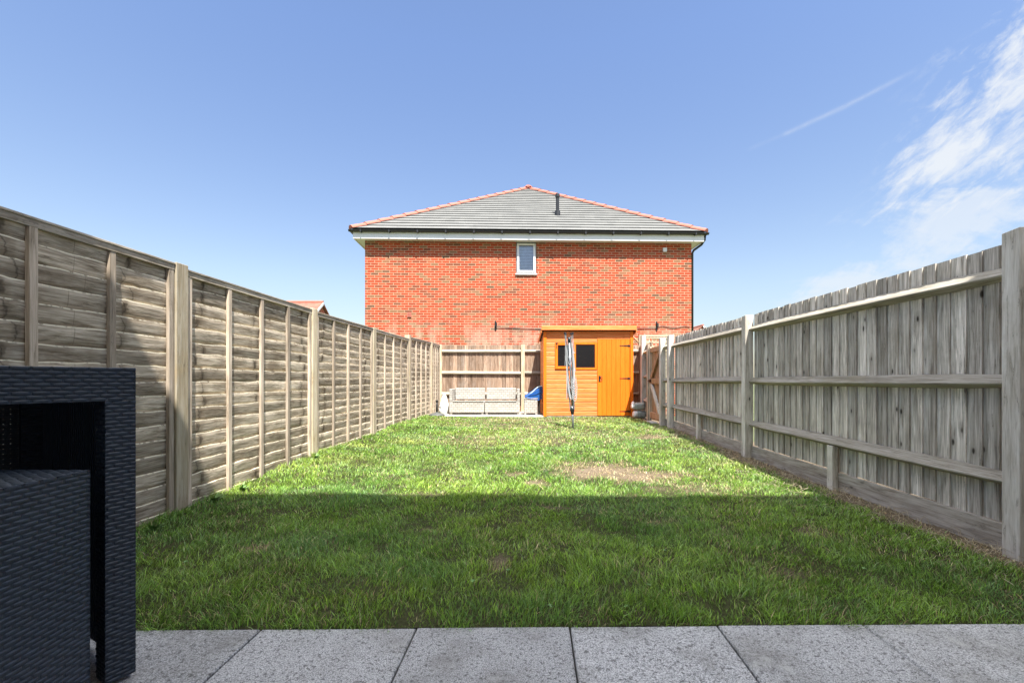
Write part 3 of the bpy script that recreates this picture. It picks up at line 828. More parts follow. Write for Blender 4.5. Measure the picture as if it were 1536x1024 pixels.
p = MB(); p.box((0.02, D_ - 0.015, 0.02), (W_ - 0.02, D_, 1.85)); p.box((0.02, 0.03, 0.0), (W_ - 0.02, D_ - 0.02, 0.035)); p.build('back_and_floor', M['shed_h'], sh)
for a in (0.0, W_ - 0.062):
    p = MB(); p.box((a - 0.004, -0.022, 0.0), (a + 0.066, 0.02, H_ - 0.012)); p.build('corner_trim', M['shed_v'], sh, bevel=0.003)
p = MB(); p.box((1.27, -0.012, 1.835), (2.06, 0.02, 1.872)); p.build('door_lintel', M['shed_h'], sh, bevel=0.002)
p = MB(); p.box((0.0, 0.0, -0.02), (W_, 0.06, 0.022)); p.box((0.0, 0.5, -0.03), (W_, 0.56, 0.0)); p.build('bearer', M['gravel_board'], sh)
# roof: pent, falling to the back
p = MB(); a = -0.045; b2 = W_ + 0.045
p.add([(a, -0.10, H_ + 0.012), (b2, -0.10, H_ + 0.012), (b2, D_ + 0.05, H_ - 0.155), (a, D_ + 0.05, H_ - 0.155),
       (a, -0.10, H_ + 0.034), (b2, -0.10, H_ + 0.034), (b2, D_ + 0.05, H_ - 0.133), (a, D_ + 0.05, H_ - 0.133)], [(0,3,2,1),(4,5,6,7),(0,1,5,4),(1,2,6,5),(2,3,7,6),(3,0,4,7)])
roof = p.build('roof', plain('roofing_felt', (0.06, 0.06, 0.055), 0.95, scale=40), sh)
p = MB(); p.box((a - 0.012, -0.122, H_ + 0.004), (b2 + 0.012, -0.102, H_ + 0.106)); p.build('fascia', M['shed_h'], roof, bevel=0.003)
for xx in (a - 0.02, b2 + 0.002):
    p = MB(); p.add([(xx, -0.1, H_ - 0.05), (xx + 0.018, -0.1, H_ - 0.05), (xx + 0.018, D_ + 0.05, H_ - 0.21), (xx, D_ + 0.05, H_ - 0.21),
           (xx, -0.1, H_ + 0.036), (xx + 0.018, -0.1, H_ + 0.036), (xx + 0.018, D_ + 0.05, H_ - 0.13), (xx, D_ + 0.05, H_ - 0.13)], [(0,3,2,1),(4,5,6,7),(0,1,5,4),(1,2,6,5),(2,3,7,6),(3,0,4,7)])
    p.build('bargeboard', M['shed_h'], roof)
# door
p = MB(); dx0, dx1 = 1.275, 2.045; nb = 7; w = (dx1 - dx0) / nb
for i in range(nb):
    xa, xb = dx0 + i * w, dx0 + (i + 1) * w; z0, z1 = 0.025, 1.83; tn = R.random()
    vs = [(xa + 0.0005, 0.012, z0), (xb - 0.0005, 0.012, z0), (xb - 0.0005, -0.012, z0), (xb - 0.004, -0.018, z0), (xa + 0.004, -0.018, z0), (xa + 0.0005, -0.012, z0)]
    vs += [(q[0], q[1], z1) for q in vs]
    p.add(vs, [(j, (j + 1) % 6, (j + 1) % 6 + 6, j + 6) for j in range(6)] + [(0,1,2,3,4,5)[::-1], (6,7,8,9,10,11)], tn)
door = p.build('door', M['shed_v'], sh)
for z in (0.125, 0.905, 1.68):
    p = MB()
    p.add([(1.99, -0.0185, z - 0.016), (1.99, -0.0185, z + 0.016), (1.80, -0.0185, z + 0.006), (1.80, -0.0185, z - 0.006),
           (1.99, -0.023, z - 0.016), (1.99, -0.023, z + 0.016), (1.80, -0.023, z + 0.006), (1.80, -0.023, z - 0.006)], [(0,1,2,3),(7,6,5,4),(0,4,5,1),(1,5,6,2),(2,6,7,3),(3,7,4,0)])
    p.box((2.047, -0.026, z - 0.045), (2.062, -0.0225, z + 0.045)); p.tube([(2.018, -0.024, z - 0.03), (2.018, -0.024, z + 0.03)], 0.007, 8); p.box((1.99, -0.026, z - 0.016), (2.047, -0.022, z + 0.016))
    p.build('hinge', M['iron'], door)
p = MB(); p.box((1.305, -0.028, 0.83), (1.345, -0.019, 0.97)); hp = [(1.345 + 0.03 * math.sin(q) + 0.012, -0.04, 0.905 + 0.045 * math.cos(q)) for q in [k * math.pi / 8 for k in range(9)]]
p.tube(hp, 0.006, 6); p.tube([(1.325, -0.025, 0.93), (1.34, -0.05, 0.93), (1.36, -0.04, 0.95)], 0.009, 6); p.build('handle', M['iron'], door)
# windows
def win(x0, x1, z0, z1, fw, yoff, name='window'):
    f = MB(); y0, y1 = -0.018 - yoff, 0.012
    f.box((x0, y0, z0), (x0 + fw, y1, z1)); f.box((x1 - fw, y0, z0), (x1, y1, z1))
    f.box((x0 + fw, y0, z0), (x1 - fw, y1, z0 + fw)); f.box((x0 + fw, y0, z1 - fw), (x1 - fw, y1, z1))
    fo = f.build(name, M['shed_v'], sh, bevel=0.003)
    g_ = MB(); g_.box((x0 + fw - 0.002, -0.004, z0 + fw - 0.002), (x1 - fw + 0.002, 0.0, z1 - fw + 0.002)); g_.build('pane', M['shed_glass'], fo)
    return fo
w1 = win(0.272, 0.71, 1.13, 1.755, 0.062, 0.012)
w2 = win(0.715, 1.268, 1.11, 1.76, 0.05, 0.0)
p = MB(); p.box((0.30, -0.038, 1.62), (0.315, -0.031, 1.745)); p.box((0.285, -0.042, 1.735), (0.335, -0.031, 1.75)); p.build('stay', M['iron'], w1)

# ------------------------------------------------------------------ rotary clothes dryer (folded)
DX, DY = 1.145, 8.27; DZ = G(DX, DY)
ra = thing('rotary_clothes_dryer', (DX, DY, DZ), 'folded rotary clothes dryer leaning slightly in front of the orange shed', 'clothes dryer')
tilt = Vector((-0.045, 0.0, 1.0))
def dp(h, ox=0.0, oy=0.0): return (ox + tilt.x * h, oy, h)
b = MB(); b.tube([dp(-0.1), dp(0.42)], 0.022, 12); b.tube([dp(0.42), dp(1.70)], 0.018, 12); b.build('pole', M['alu'], ra, smooth=True)
b = MB(); b.tube([dp(0.27), dp(0.30), dp(0.36), dp(0.40)], [0.026, 0.034, 0.045, 0.04], 12); b.build('lower_hub', M['black'], ra, smooth=True)
b = MB(); b.tube([dp(1.62), dp(1.71)], 0.03, 12); b.build('upper_hub', M['black'], ra, smooth=True)
tips = []
for k, (ox, oy) in enumerate(((-0.075, -0.03), (0.065, -0.045), (0.05, 0.06), (-0.05, 0.06))):
    a0 = dp(0.36, ox * 0.55, oy * 0.6); a1 = dp(1.76, ox, oy); tips.append((ox, oy))
    b = MB(); b.prism([(-0.009, -0.006), (0.009, -0.006), (0.009, 0.006), (-0.009, 0.006)], a0, a1, up=(0, 1, 0)); arm = b.build('arm', M['alu'], ra)
    b = MB(); b.tube([a1, dp(1.80, ox * 1.1, oy)], 0.018, 8); b.build('end_cap', M['black'], arm)
    b = MB(); b.prism([(-0.006, -0.004), (0.006, -0.004), (0.006, 0.004), (-0.006, 0.004)], dp(1.66, ox * 0.4, oy * 0.4), dp(1.0, ox * 0.85, oy * 0.85), up=(0, 1, 0)); b.build('strut', M['alu'], arm)
b = MB()
for k in range(44):
    i = R.randrange(4); j = (i + 1) % 4; h = R.uniform(0.75, 1.74)
    h2 = min(1.75, max(0.7, h + R.uniform(-0.1, 0.1)))
    o1 = tips[i]; o2 = tips[j]; drop = R.uniform(0.25, 0.95) * min(1, (h - 0.35))
    lo = min(h, h2) - drop; lo = max(lo, 0.55)
    mxx = (o1[0] + o2[0]) / 2 * R.uniform(0.8, 1.7) + R.uniform(-0.02, 0.02); myy = (o1[1] + o2[1]) / 2 * 1.3 - 0.01
    pts = []
    for s in [q / 12 for q in range(13)]:
        hh = h * (1 - s) + h2 * s - (((h + h2) / 2) - lo) * (1 - abs(2 * s - 1) ** 3)
        pts.append(dp(hh, o1[0] * (1-s) + o2[0] * s + (mxx - (o1[0] + o2[0]) / 2) * math.sin(math.pi * s), o1[1] * (1-s) + o2[1] * s + (myy - (o1[1] + o2[1]) / 2) * math.sin(math.pi * s)))
    b.tube(pts, 0.0032, 4, caps=False)
for k in range(9):   # neat row of short loops on the right
    h = 0.98 - k * 0.045; wd = 0.055 - abs(k - 4) * 0.004
    pts = [dp(h - 0.10 * math.sin(math.pi * s), 0.045 + wd * math.cos(math.pi * s), -0.085) for s in [q / 8 for q in range(9)]]
    b.tube(pts, 0.0045, 4, caps=False)
b.build('washing_line', M['line'], ra)

# ------------------------------------------------------------------ far furniture
def rbox(name, a, b_, mat, parent, bv=0.012):
    m = MB(); m.box(a, b_); return m.build(name, mat, parent, bevel=bv, seg=2)
PZ = 0.125
def sofa(x, arm_left, label):
    t = thing('rattan_sofa_section', (x, 10.82, PZ), label, 'garden sofa', group='pale rattan sofa sections by the back fence')
    w = 0.86
    rbox('seat_base', (0, 0, 0.045), (w, 0.68, 0.315), M['rattan_pale'], t)
    xa, xb = (0.085, w - 0.012) if arm_left else (0.012, w - 0.085)
    rbox('backrest', (xa + 0.0, 0.50, 0.35), (xb - 0.0, 0.655, 0.64), M['rattan_pale'], t)
    rbox('seat_front', (xa, -0.018, 0.318), (xb, 0.03, 0.335), M['rattan_pale'], t, 0.004)
    ax = (0.0, 0.07) if arm_left else (w - 0.07, w)
    rbox('armrest', (ax[0], 0.0, 0.318), (ax[1], 0.67, 0.625), M['rattan_pale'], t)
    for fx in (0.02, w - 0.07):
        for fy in (0.02, 0.6): rbox('foot', (fx, fy, 0), (fx + 0.05, fy + 0.05, 0.044), M['rattan_pale'], t, 0.003)
    return t
sofa(-1.54, True, 'left half of the pale rattan sofa, nearest the parasol base')
sofa(-0.665, False, 'right half of the pale rattan sofa, nearest the blue tarpaulin')
st = thing('rattan_stool', (0.30, 10.75, PZ), 'small pale rattan stool under a blue tarpaulin beside the shed', 'stool')
rbox('body', (0, 0, 0.04), (0.32, 0.34, 0.38), M['rattan_pale'], st)
rbox('top', (-0.008, -0.008, 0.382), (0.328, 0.348, 0.408), M['rattan_pale'], st, 0.006)
for fx in (0.0, 0.27):
    for fy in (0.0, 0.29): rbox('foot', (fx, fy, 0), (fx + 0.05, fy + 0.05, 0.039), M['rattan_pale'], st, 0.003)
tp = thing('tarpaulin', (0.46, 10.85, PZ + 0.41), 'crumpled blue tarpaulin draped between rattan stool and shed wall', 'tarpaulin')
m = MB(); n = 16; vs = []
for j in range(n + 1):
    for i in range(n + 1):
        s, r_ = i / n, j / n
        x = -0.14 + 0.42 * s; y = -0.12 + 0.40 * r_
        z = 0.03 + 0.27 * s ** 0.9 * (1 - 0.5 * abs(r_ - 0.45)) + 0.025 * math.sin(9 * s + 5 * r_) * s + 0.02 * math.sin(14 * r_ + 3 * s)
        if r_ < 0.12: z -= 0.10 * s + 0.02
        vs.append((x, y, z))
m.add(vs, [(j*(n+1)+i, j*(n+1)+i+1, (j+1)*(n+1)+i+1, (j+1)*(n+1)+i) for j in range(n) for i in range(n)])
o = m.build('sheet', M['tarp'], tp); s_ = o.modifiers.new('s', 'SOLIDIFY'); s_.thickness = 0.006
m = MB()
pts = [vs[(n//3)*(n+1)+i] for i in range(n + 1)]
m.tube([(q[0], q[1] - 0.02, q[2] + 0.012) for q in pts], 0.014, 6); m.build('hem', M['tarp_edge'], tp, smooth=True)
m = MB()
m.add([(0.02, -0.10, 0.27), (0.27, -0.10, 0.27), (0.27, -0.08, -0.02), (0.20, -0.10, -0.06), (-0.10, -0.12, 0.0), (-0.12, -0.11, 0.03)], [(0, 5, 4, 3, 2, 1)])
m.v[0] = (0.10, -0.10, 0.17); m.v[1] = (0.265, -0.10, 0.25)
o = m.build('hanging_flap', M['tarp'], tp); s_ = o.modifiers.new('s', 'SOLIDIFY'); s_.thickness = 0.006
# bicycle-free clutter under the tarpaulin: a coiled hose
hs = thing('garden_hose', (0.655, 10.95, PZ), 'coiled dark hose standing beside the shed under the tarpaulin', 'hose')
m = MB(); pts = [(0.0 + 0.006 * math.sin(k), 0.14 * math.cos(k * 0.4) , 0.2 + 0.17 * math.sin(k * 0.4)) for k in range(60)]
m.tube([(q[0] + 0.0006 * i, q[1], q[2]) for i, q in enumerate(pts)], 0.011, 6); m.build('coil', M['granite'], hs, smooth=True)
# parasol base
pb = thing('parasol_base', (-1.785, 10.48, 0.10), 'dark round parasol base with upright tube on the pale paving', 'parasol base')
m = MB(); m.lathe((0, 0, 0.022), [(0.18, 0), (0.195, 0.012), (0.185, 0.035), (0.12, 0.062), (0.04, 0.078), (0.03, 0.09)]); m.build('base', M['granite'], pb, smooth=True)
m = MB(); m.tube([(0, 0, 0.10), (0, 0, 0.37)], 0.024, 12); m.tube([(0, 0, 0.35), (0, 0, 0.40)], 0.03, 12); m.build('tube', M['iron'], pb, smooth=True)
m = MB(); m.tube([(0.02, 0, 0.24), (0.09, -0.01, 0.22)], 0.008, 6); m.tube([(0.09, -0.01, 0.205), (0.09, -0.01, 0.235)], 0.018, 8); m.build('knob', M['iron'], pb)
# white sack in the corner
def lumpy(name, mat, parent, c, s, seed, rot=0.0, pinch=0.0, sq=2.6):
    nu, nv = 26, 18; vs = []
    Mx = Matrix.Rotation(rot, 3, 'Z')
    for j in range(nv + 1):
        ph = -math.pi / 2 + math.pi * j / nv
        for i in range(nu):
            th = 2 * math.pi * i / nu
            d = Vector((math.cos(ph) * math.cos(th), math.cos(ph) * math.sin(th), math.sin(ph)))
            d = Vector(tuple(math.copysign(abs(q) ** (2 / sq), q) for q in d))
            k = 1 + 0.14 * (float(fbm(d.x * 2.2 + 5, d.y * 2.2 + d.z * 1.7 + 5, seed, 3)) - 0.5) * 2
            tp_ = 1 - pinch * (d.z * 0.5 + 0.5)
            q = Mx @ Vector((d.x * s[0] * k * tp_, d.y * s[1] * k * tp_, d.z * s[2] * k))
            vs.append((c[0] + q.x, c[1] + q.y, c[2] + q.z))
    m = MB(); m.add(vs, [(j*nu+i, j*nu+(i+1) % nu, (j+1)*nu+(i+1) % nu, (j+1)*nu+i) for j in range(nv) for i in range(nu)])
    return m.build(name, mat, parent, smooth=True)
ws = thing('white_sack', (-1.72, 11.25, PZ), 'tall white sack slumped in the corner behind the parasol base', 'sack')
lumpy('bag', M['sack'], ws, (0, 0, 0.24), (0.17, 0.14, 0.26), 3, pinch=0.75, sq=3.0)
# two bags right of the shed
for nm, z, lab, sd, ln in (('compost_bag', 0.0, 'white ended grey bag lying lowest beside the shed', 5, 0.17), ('compost_bag', 0.185, 'white ended grey bag lying on top of another beside the shed', 9, 0.155)):
    t = thing(nm, (2.92 if z == 0 else 2.90, 10.12, 0.10 + z), lab, 'bag', group='compost bags beside the shed')
    t.rotation_euler = (0, 0, -0.15 if z else 0.1)
    lumpy('bag_body', M['sack_grey'], t, (0.02, 0, 0.088), (0.135, 0.10, 0.088), sd, sq=2.9)
    lumpy('printed_end', M['sack'], t, (-0.105 if not z else -0.12, -0.012, 0.088 if not z else 0.115), (0.062, 0.094, 0.080 if not z else 0.085), sd + 4, sq=2.5, pinch=0.1 if not z else 0.45)
ru = thing('concrete_block', (2.84, 8.95, 0.08), 'pale broken concrete slab lying at the foot of the gate', 'rubble')
lumpy('slab', M['concrete'], ru, (0, 0, 0.02), (0.07, 0.20, 0.045), 14, sq=4)

# tiny clover and plantain rosettes growing in the turf
mb = MB()
for k in range(46):
    y = 1.9 + 5.0 * R.random() ** 1.5; x = R.uniform(-1.9, 2.5)
    if x < -2.4 + 0.068 * (y - 3.28): continue
    z = G(x, y) + R.uniform(0.012, 0.026)
    for q in range(R.randint(3, 6)):
        th = R.uniform(0, 6.28); l = R.uniform(0.008, 0.017); w_ = l * 0.42
        cx, cy = math.cos(th), math.sin(th); o = len(mb.v)
        mb.add([(x, y, z), (x + cx * l * 0.5 - cy * w_, y + cy * l * 0.5 + cx * w_, z + 0.006), (x + cx * l, y + cy * l, z + 0.003), (x + cx * l * 0.5 + cy * w_, y + cy * l * 0.5 - cx * w_, z + 0.006)], [(0, 1, 2, 3)])
tag(mb.build('clover', plain('clover_leaf', (0.20, 0.36, 0.12), 0.5, var=0.4, scale=25)), 'small pale clover leaves scattered through the lawn', 'clover', kind='stuff')

# weeds at the foot of the left fence
def weed(x, y, s, seed):
    rr = random.Random(seed); t = thing('weed', (x, y, G(x, y)), WL.pop(0), 'weed', group='weeds along the left fence')
    m = MB()
    for k in range(rr.randint(16, 26)):
        th = rr.uniform(0, 6.28); l = s * rr.uniform(0.5, 1.0); w = 0.007 + 0.012 * s
        if math.cos(th) < -0.3: th += math.pi
        up = rr.uniform(0.4, 1.2); pts = []
        for i in range(4):
            q = i / 3; ww = w * math.sin(math.pi * (0.15 + 0.8 * q)); r0 = l * q
            cx, cy, cz = math.cos(th) * r0 * 0.7, math.sin(th) * r0 * 0.7, l * up * (q - 0.45 * q * q)
            pts += [(cx - math.sin(th) * ww, cy + math.cos(th) * ww, cz), (cx + math.sin(th) * ww, cy - math.cos(th) * ww, cz)]
        m.add(pts, [(0, 1, 3, 2), (2, 3, 5, 4), (4, 5, 7, 6)])
    m.build('leaves', WM, t)
WM = plain('weed_leaf', (0.20, 0.34, 0.11), 0.5, var=0.35, scale=30)
WL = ['broad leaved weed growing at the fence beside the dark rattan table', 'low weed tuft just before the nearest pale fence post', 'wispy weed just past the nearest pale fence post', 'taller weed at the foot of the second lap panel', 'small weed against the second pale post of the left fence', 'tiny far weed at the base of the left fence']
for x, y, s, sd in ((-2.37, 2.92, 0.11, 1), (-2.42, 3.20, 0.07, 2), (-2.40, 3.55, 0.13, 3), (-2.36, 3.85, 0.12, 4), (-2.28, 5.12, 0.09, 5), (-2.15, 7.05, 0.07, 6)):
    weed(x, y, s, sd)

# ------------------------------------------------------------------ dark woven bar table and stool
def weave(m, O, U, V, Nn, w, h, P=0.042, row=0.0128, amp=0.0062, su=10, sv=5):
    O, U, V, Nn = map(Vector, (O, U, V, Nn))
    nu = max(2, int(w / P * su)); rows = max(1, round(h / row)); row = h / rows; nv = rows * sv
    us = np.linspace(0, w, nu + 1); fr1 = np.array([0.0, 0.10, 0.28, 0.5, 0.72, 0.90])
    vv = np.concatenate([(np.arange(rows)[:, None] + fr1[None]).ravel(), [rows]]) * row; nv = len(vv) - 1
    UU, VV = np.meshgrid(us, vv)
    r_ = np.tile(np.repeat(np.arange(rows), 6), 1); r_ = np.append(r_, rows - 1)[:, None] * np.ones_like(UU)
    fr = np.clip(VV / row - r_, 0, 1)
    ph = UU / P + 0.5 * r_ + (vnoise(r_ * 1.7, r_ * 0.3, 9) - 0.5) * 0.16 + (vnoise(UU * 9, r_ * 2.3, 4) - 0.5) * 0.22
    tt = np.abs((ph % 1.0) * 2 - 1)
    prof = np.clip(1 - (np.abs(fr - 0.5) * 2) ** 4, 0, 1)
    bul = np.clip(1 - tt ** 5, 0, 1)
    lift = (vnoise(np.floor(ph) * 3.1, r_ * 1.9, 13) - 0.5) * 0.0012
    Hh = amp * (prof * bul) ** 0.8 + lift * bul - amp
    e = np.minimum(np.minimum(UU, w - UU), np.minimum(VV, h - VV)); Hh = Hh * np.clip(e / 0.003, 0.4, 1)
    n0 = len(m.v)
    O_, U_, V_, N_ = (np.array(q) for q in (O, U, V, Nn))
    pts = O_ + UU[..., None] * U_ + VV[..., None] * V_ + Hh[..., None] * N_
    m.v += [tuple(q) for q in pts.reshape(-1, 3)]
    idx = np.arange((nv + 1) * (nu + 1)).reshape(nv + 1, nu + 1) + n0
    q = np.stack([idx[:-1, :-1], idx[:-1, 1:], idx[1:, 1:], idx[1:, :-1]], -1).reshape(-1, 4)
    m.f += [tuple(int(z) for z in k) for k in q]
    m.tone += [0.5] * ((nv + 1) * (nu + 1))
def wbox(name, c0, c1, parent, faces, mat=None):
    """woven box in the thing's local frame; faces named x-,x+,y-,y+,z+ are woven"""
    m = MB(); x0, y0, z0 = c0; x1, y1, z1 = c1
    e = 0.0035
    m.box((x0 + e, y0 + e, z0), (x1 - e, y1 - e, z1 - e))
    if 'y-' in faces: weave(m, (x0, y0, z0), (1,0,0), (0,0,1), (0,-1,0), x1-x0, z1-z0)
    if 'y+' in faces: weave(m, (x1, y1, z0), (-1,0,0), (0,0,1), (0,1,0), x1-x0, z1-z0)
    if 'x+' in faces: weave(m, (x1, y0, z0), (0,1,0), (0,0,1), (1,0,0), y1-y0, z1-z0)
    if 'x-' in faces: weave(m, (x0, y1, z0), (0,-1,0), (0,0,1), (-1,0,0), y1-y0, z1-z0)
    if 'z+' in faces: weave(m, (x0, y0, z1), (1,0,0), (0,1,0), (0,0,1), x1-x0, y1-y0)
    return m.build(name, mat or M['rattan_dark'], parent)
# local frame: +x runs from the near-left end to corner A along the visible face, -y is the visible face
ang = math.atan2(0.866, 0.5)
A = Vector((-1.27, 1.49, 0.0))
TL, TD = 1.25, 0.95
# local x axis = (0.5, 0.866); local y axis = (-0.866, 0.5); origin at the near end so that corner A is (TL, 0)
Or = A - Vector((0.5, 0.866, 0)) * TL
tb = thing('rattan_bar_table', tuple(Or), 'tall dark woven rattan bar table in the near left corner', 'table', rz=ang)
wbox('table_top', (0, 0, 0.928), (TL, TD, 1.037), tb, ('y-', 'z+', 'x+'))
for (x, y, fc) in ((TL - 0.08, 0.0, ('y-', 'x-')), (0.0, 0.0, ('y-',)), (TL - 0.08, TD - 0.08, ('y-',)), (0.0, TD - 0.08, ('y-',))):
    wbox('leg', (x, y, 0.012), (x + 0.08, y + 0.08, 0.9275), tb, fc)
def open_weave(name, P0, P1, z0, z1, parent, g1=0.0004, g2=0.0015, rw=0.0145):
    m = MB(); P0 = Vector(P0); P1 = Vector(P1); d = (P1 - P0).normalized(); L = (P1 - P0).length; nn = Vector((d.y, -d.x, 0))
    z = z0; k = 0
    while z < z1:
        gap = g1 if (k % 2) else g2
        m.prism([(-0.001, 0), (0.001, 0), (0.001, 0.0095), (-0.001, 0.0095)], (P0.x, P0.y, z), (P1.x, P1.y, z)); z += 0.0095 + gap; k += 1
    s = 0.0
    while s < L:
        q = P0 + d * s; q2 = P0 + d * (s + rw)
        m.prism([(-0.004, 0), (-0.0015, 0), (-0.0015, z1 - z0), (-0.004, z1 - z0)], (q.x, q.y, z0), (q2.x, q2.y, z0)); s += 0.021
    return m.build(name, M['rattan_dark'], parent)
open_weave('end_panel', (TL - 0.01, 0.08, 0), (TL - 0.01, TD - 0.08, 0), 0.03, 0.924, tb, 0.0030, 0.0042, 0.0135)
open_weave('back_panel', (0.06, TD - 0.03, 0), (TL - 0.06, TD - 0.03, 0), 0.03, 0.924, tb, 0.0002, 0.0016, 0.0175)
sb = thing('rattan_stool', (-1.765, 0.60, 0.0), 'dark woven rattan cube stool tucked under the bar table', 'stool', rz=math.radians(-0.8))
wbox('body', (0, 0, 0.02), (0.52, 0.70, 0.735), sb, ('x+', 'z+', 'y+'))
m = MB()
for x in (0.03, 0.46):
    for y in (0.03, 0.64): m.box((x, y, 0), (x + 0.03, y + 0.03, 0.02))
m.build('feet', M['black'], sb)

# ------------------------------------------------------------------ brick house at the back
HX, HY = -4.43, 13.30; HA = math.radians(1.61); HW, HD = 9.954, 9.6
ho = thing('brick_house', (HX, HY, 0.0), 'two storey red brick house with hipped grey tiled roof beyond the back fence', 'house', rz=HA)
WX0, WX1, WZ0, WZ1 = 4.555, 5.175, 4.17, 5.145
m = MB(); T_ = 0.25
m.box((0, 0, -0.2), (WX0, T_, 5.15)); m.box((WX1, 0, -0.2), (HW, T_, 5.15)); m.box((WX0, 0, -0.2), (WX1, T_, WZ0))
m.box((0, T_, -0.2), (T_, HD, 5.15)); m.box((HW - T_, T_, -0.2), (HW, HD, 5.15)); m.box((T_, HD - T_, -0.2), (HW - T_, HD, 5.15))
m.build('wall', M['brick'], ho)
# roof
EZ, AZ = 5.42, 8.92; e0 = -0.30
c_fl, c_fr, c_br, c_bl = Vector((e0, e0, EZ)), Vector((HW - e0, e0, EZ)), Vector((HW - e0, HD - e0, EZ)), Vector((e0, HD - e0, EZ))
ap, ap2 = Vector((5.24, 4.95, AZ)), Vector((5.24, HD - 4.95 + 0.1, AZ))
rm = MB()
def roof_face(a, b, r1, r0, n):
    nrm = (b - a).cross(r0 - a).normalized()
    for i in range(n):
        t0, t1 = i / n, min(1.0, (i + 1) / n + 0.004)
        p0, p1 = a.lerp(r0, t0), b.lerp(r1, t0); q0, q1 = a.lerp(r0, t1), b.lerp(r1, t1)
        u0, u1 = p0 + nrm * 0.038, p1 + nrm * 0.038; v0, v1 = q0 + nrm * 0.008, q1 + nrm * 0.008
        rm.add([p0 + nrm * 0.004 + (r0 - a).normalized() * 0.05, p1 + nrm * 0.004 + (r1 - b).normalized() * 0.05, u1, u0, v1, v0, p0 + nrm * 0.024, p1 + nrm * 0.024], [(6, 7, 2, 3), (0, 1, 7, 6), (3, 2, 4, 5)])
roof_face(c_fl, c_fr, ap, ap, 21); roof_face(c_fr, c_br, ap2, ap, 21); roof_face(c_br, c_bl, ap2, ap2, 21); roof_face(c_bl, c_fl, ap, ap2, 21)
rf_o = rm.build('roof', M['tile'], ho)
def ridge_run(a, b, name, seg=0.49, r=0.115):
    d = b - a; L = d.length; d = d / L; n = int(L / seg); m = MB()
    side = d.cross(Vector((0, 0, 1))).normalized(); up = side.cross(d)
    for i in range(n + 1):
        s0 = i * seg - 0.02; s1 = min(L, s0 + seg + 0.02)
        if s1 - s0 < 0.1: break
        vs = []
        for s, k, lift in ((s0, 1.06, 0.028), (s1 - 0.012, 0.97, 0.010)):
            for q in range(9):
                th = math.pi * q / 8
                vs.append(a + d * s + side * math.cos(th) * r * k + up * (math.sin(th) * r * 0.8 * k + lift - 0.02))
        fs = [(q, q + 1, q + 10, q + 9) for q in range(8)] + [tuple(range(9)), tuple(range(9, 18))[::-1]]
        m.add(vs, fs)
    return m.build(name, M['terracotta'], rf_o)
for a, b in ((c_fl, ap), (c_fr, ap), (c_bl, ap2), (c_br, ap2)): ridge_run(a, b, 'hip_tiles')
ridge_run(ap, ap2, 'ridge_tiles')
# vent pipe through the front slope
vx, vy = 5.98, 1.20; vz = EZ + (vy - e0) * (AZ - EZ) / (4.95 - e0)
m = MB(); m.tube([(vx, vy, vz - 0.1), (vx, vy, vz + 0.16)], [0.10, 0.085], 16); m.tube([(vx, vy, vz + 0.16), (vx, vy, vz + 0.62)], 0.055, 14); m.tube([(vx, vy, vz + 0.58), (vx, vy, vz + 0.61), (vx, vy, vz + 0.70), (vx, vy, vz + 0.73)], [0.055, 0.078, 0.075, 0.04], 14)
m.build('vent_pipe', M['black'], rf_o, smooth=False)
# fascia, soffit, gutter
m = MB(); fz0, fz1 = 5.14, 5.37; o_ = 0.27; tk = 0.025
m.box((-o_, -o_, fz0), (HW + o_, -o_ + tk, fz1)); m.box((-o_, -o_ + tk, fz0), (-o_ + tk, HD + o_, fz1)); m.box((HW + o_ - tk, -o_ + tk, fz0), (HW + o_, HD + o_, fz1)); m.box((-o_ + tk, HD + o_ - tk, fz0), (HW + o_ - tk, HD + o_, fz1))
m.build('fascia', M['white'], ho)
m = MB(); m.box((-o_ + tk, -o_ + tk, 5.152), (HW + o_ - tk, 0.0, 5.165)); m.box((-o_ + tk, 0.0, 5.152), (0, HD + o_ - tk, 5.165)); m.box((HW, 0, 5.152), (HW + o_ - tk, HD + o_ - tk, 5.165)); m.box((0, HD, 5.152), (HW, HD + o_ - tk, 5.165))
m.build('soffit', M['white'], ho)
m = MB()
def gut(p0, p1):
    pr = [(0.056 * math.cos(math.pi + math.pi * k / 8), 0.056 * math.sin(math.pi + math.pi * k / 8)) for k in range(9)] + [(0.048, 0.0), (-0.048, 0.0)]
    m.prism(pr, p0, p1)
gz = 5.375; go = o_ + 0.058
gut((-go - 0.05, -go, gz), (HW + go + 0.05, -go, gz)); gut((-go, -go, gz + 0.0), (-go, HD + go, gz)); gut((HW + go, -go, gz), (HW + go, HD + go, gz))
gu = m.build('gutter', M['black'], ho)
for k in range(13):
    x = 0.0 + k * (HW / 12) - 0.02; b = MB(); b.box((x - 0.02, -o_ - 0.118, gz - 0.068), (x + 0.02, -o_ + 0.0, gz + 0.004)); b.build('gutter_bracket', M['black'], gu)
m = MB(); xd = HW + 0.05
m.tube([(HW + go, -0.20, gz - 0.05), (HW + go, -0.18, gz - 0.16), (HW + go - 0.06, -0.10, gz - 0.28), (xd + 0.03, 0.02, gz - 0.42), (xd, 0.05, gz - 0.50), (xd, 0.05, 0.0)], 0.034, 10)
m.build('downpipe', M['black'], ho, smooth=True)
# window
wf = MB(); yb = 0.05; fw = 0.055
wf.box((WX0 + 0.004, yb, WZ0 + 0.03), (WX0 + fw, yb + 0.06, WZ1 - 0.004)); wf.box((WX1 - fw, yb, WZ0 + 0.03), (WX1 - 0.004, yb + 0.06, WZ1 - 0.004))
wf.box((WX0 + fw, yb, WZ1 - fw), (WX1 - fw, yb + 0.06, WZ1 - 0.004)); wf.box((WX0 + fw, yb, WZ0 + 0.03), (WX1 - fw, yb + 0.06, WZ0 + 0.085))
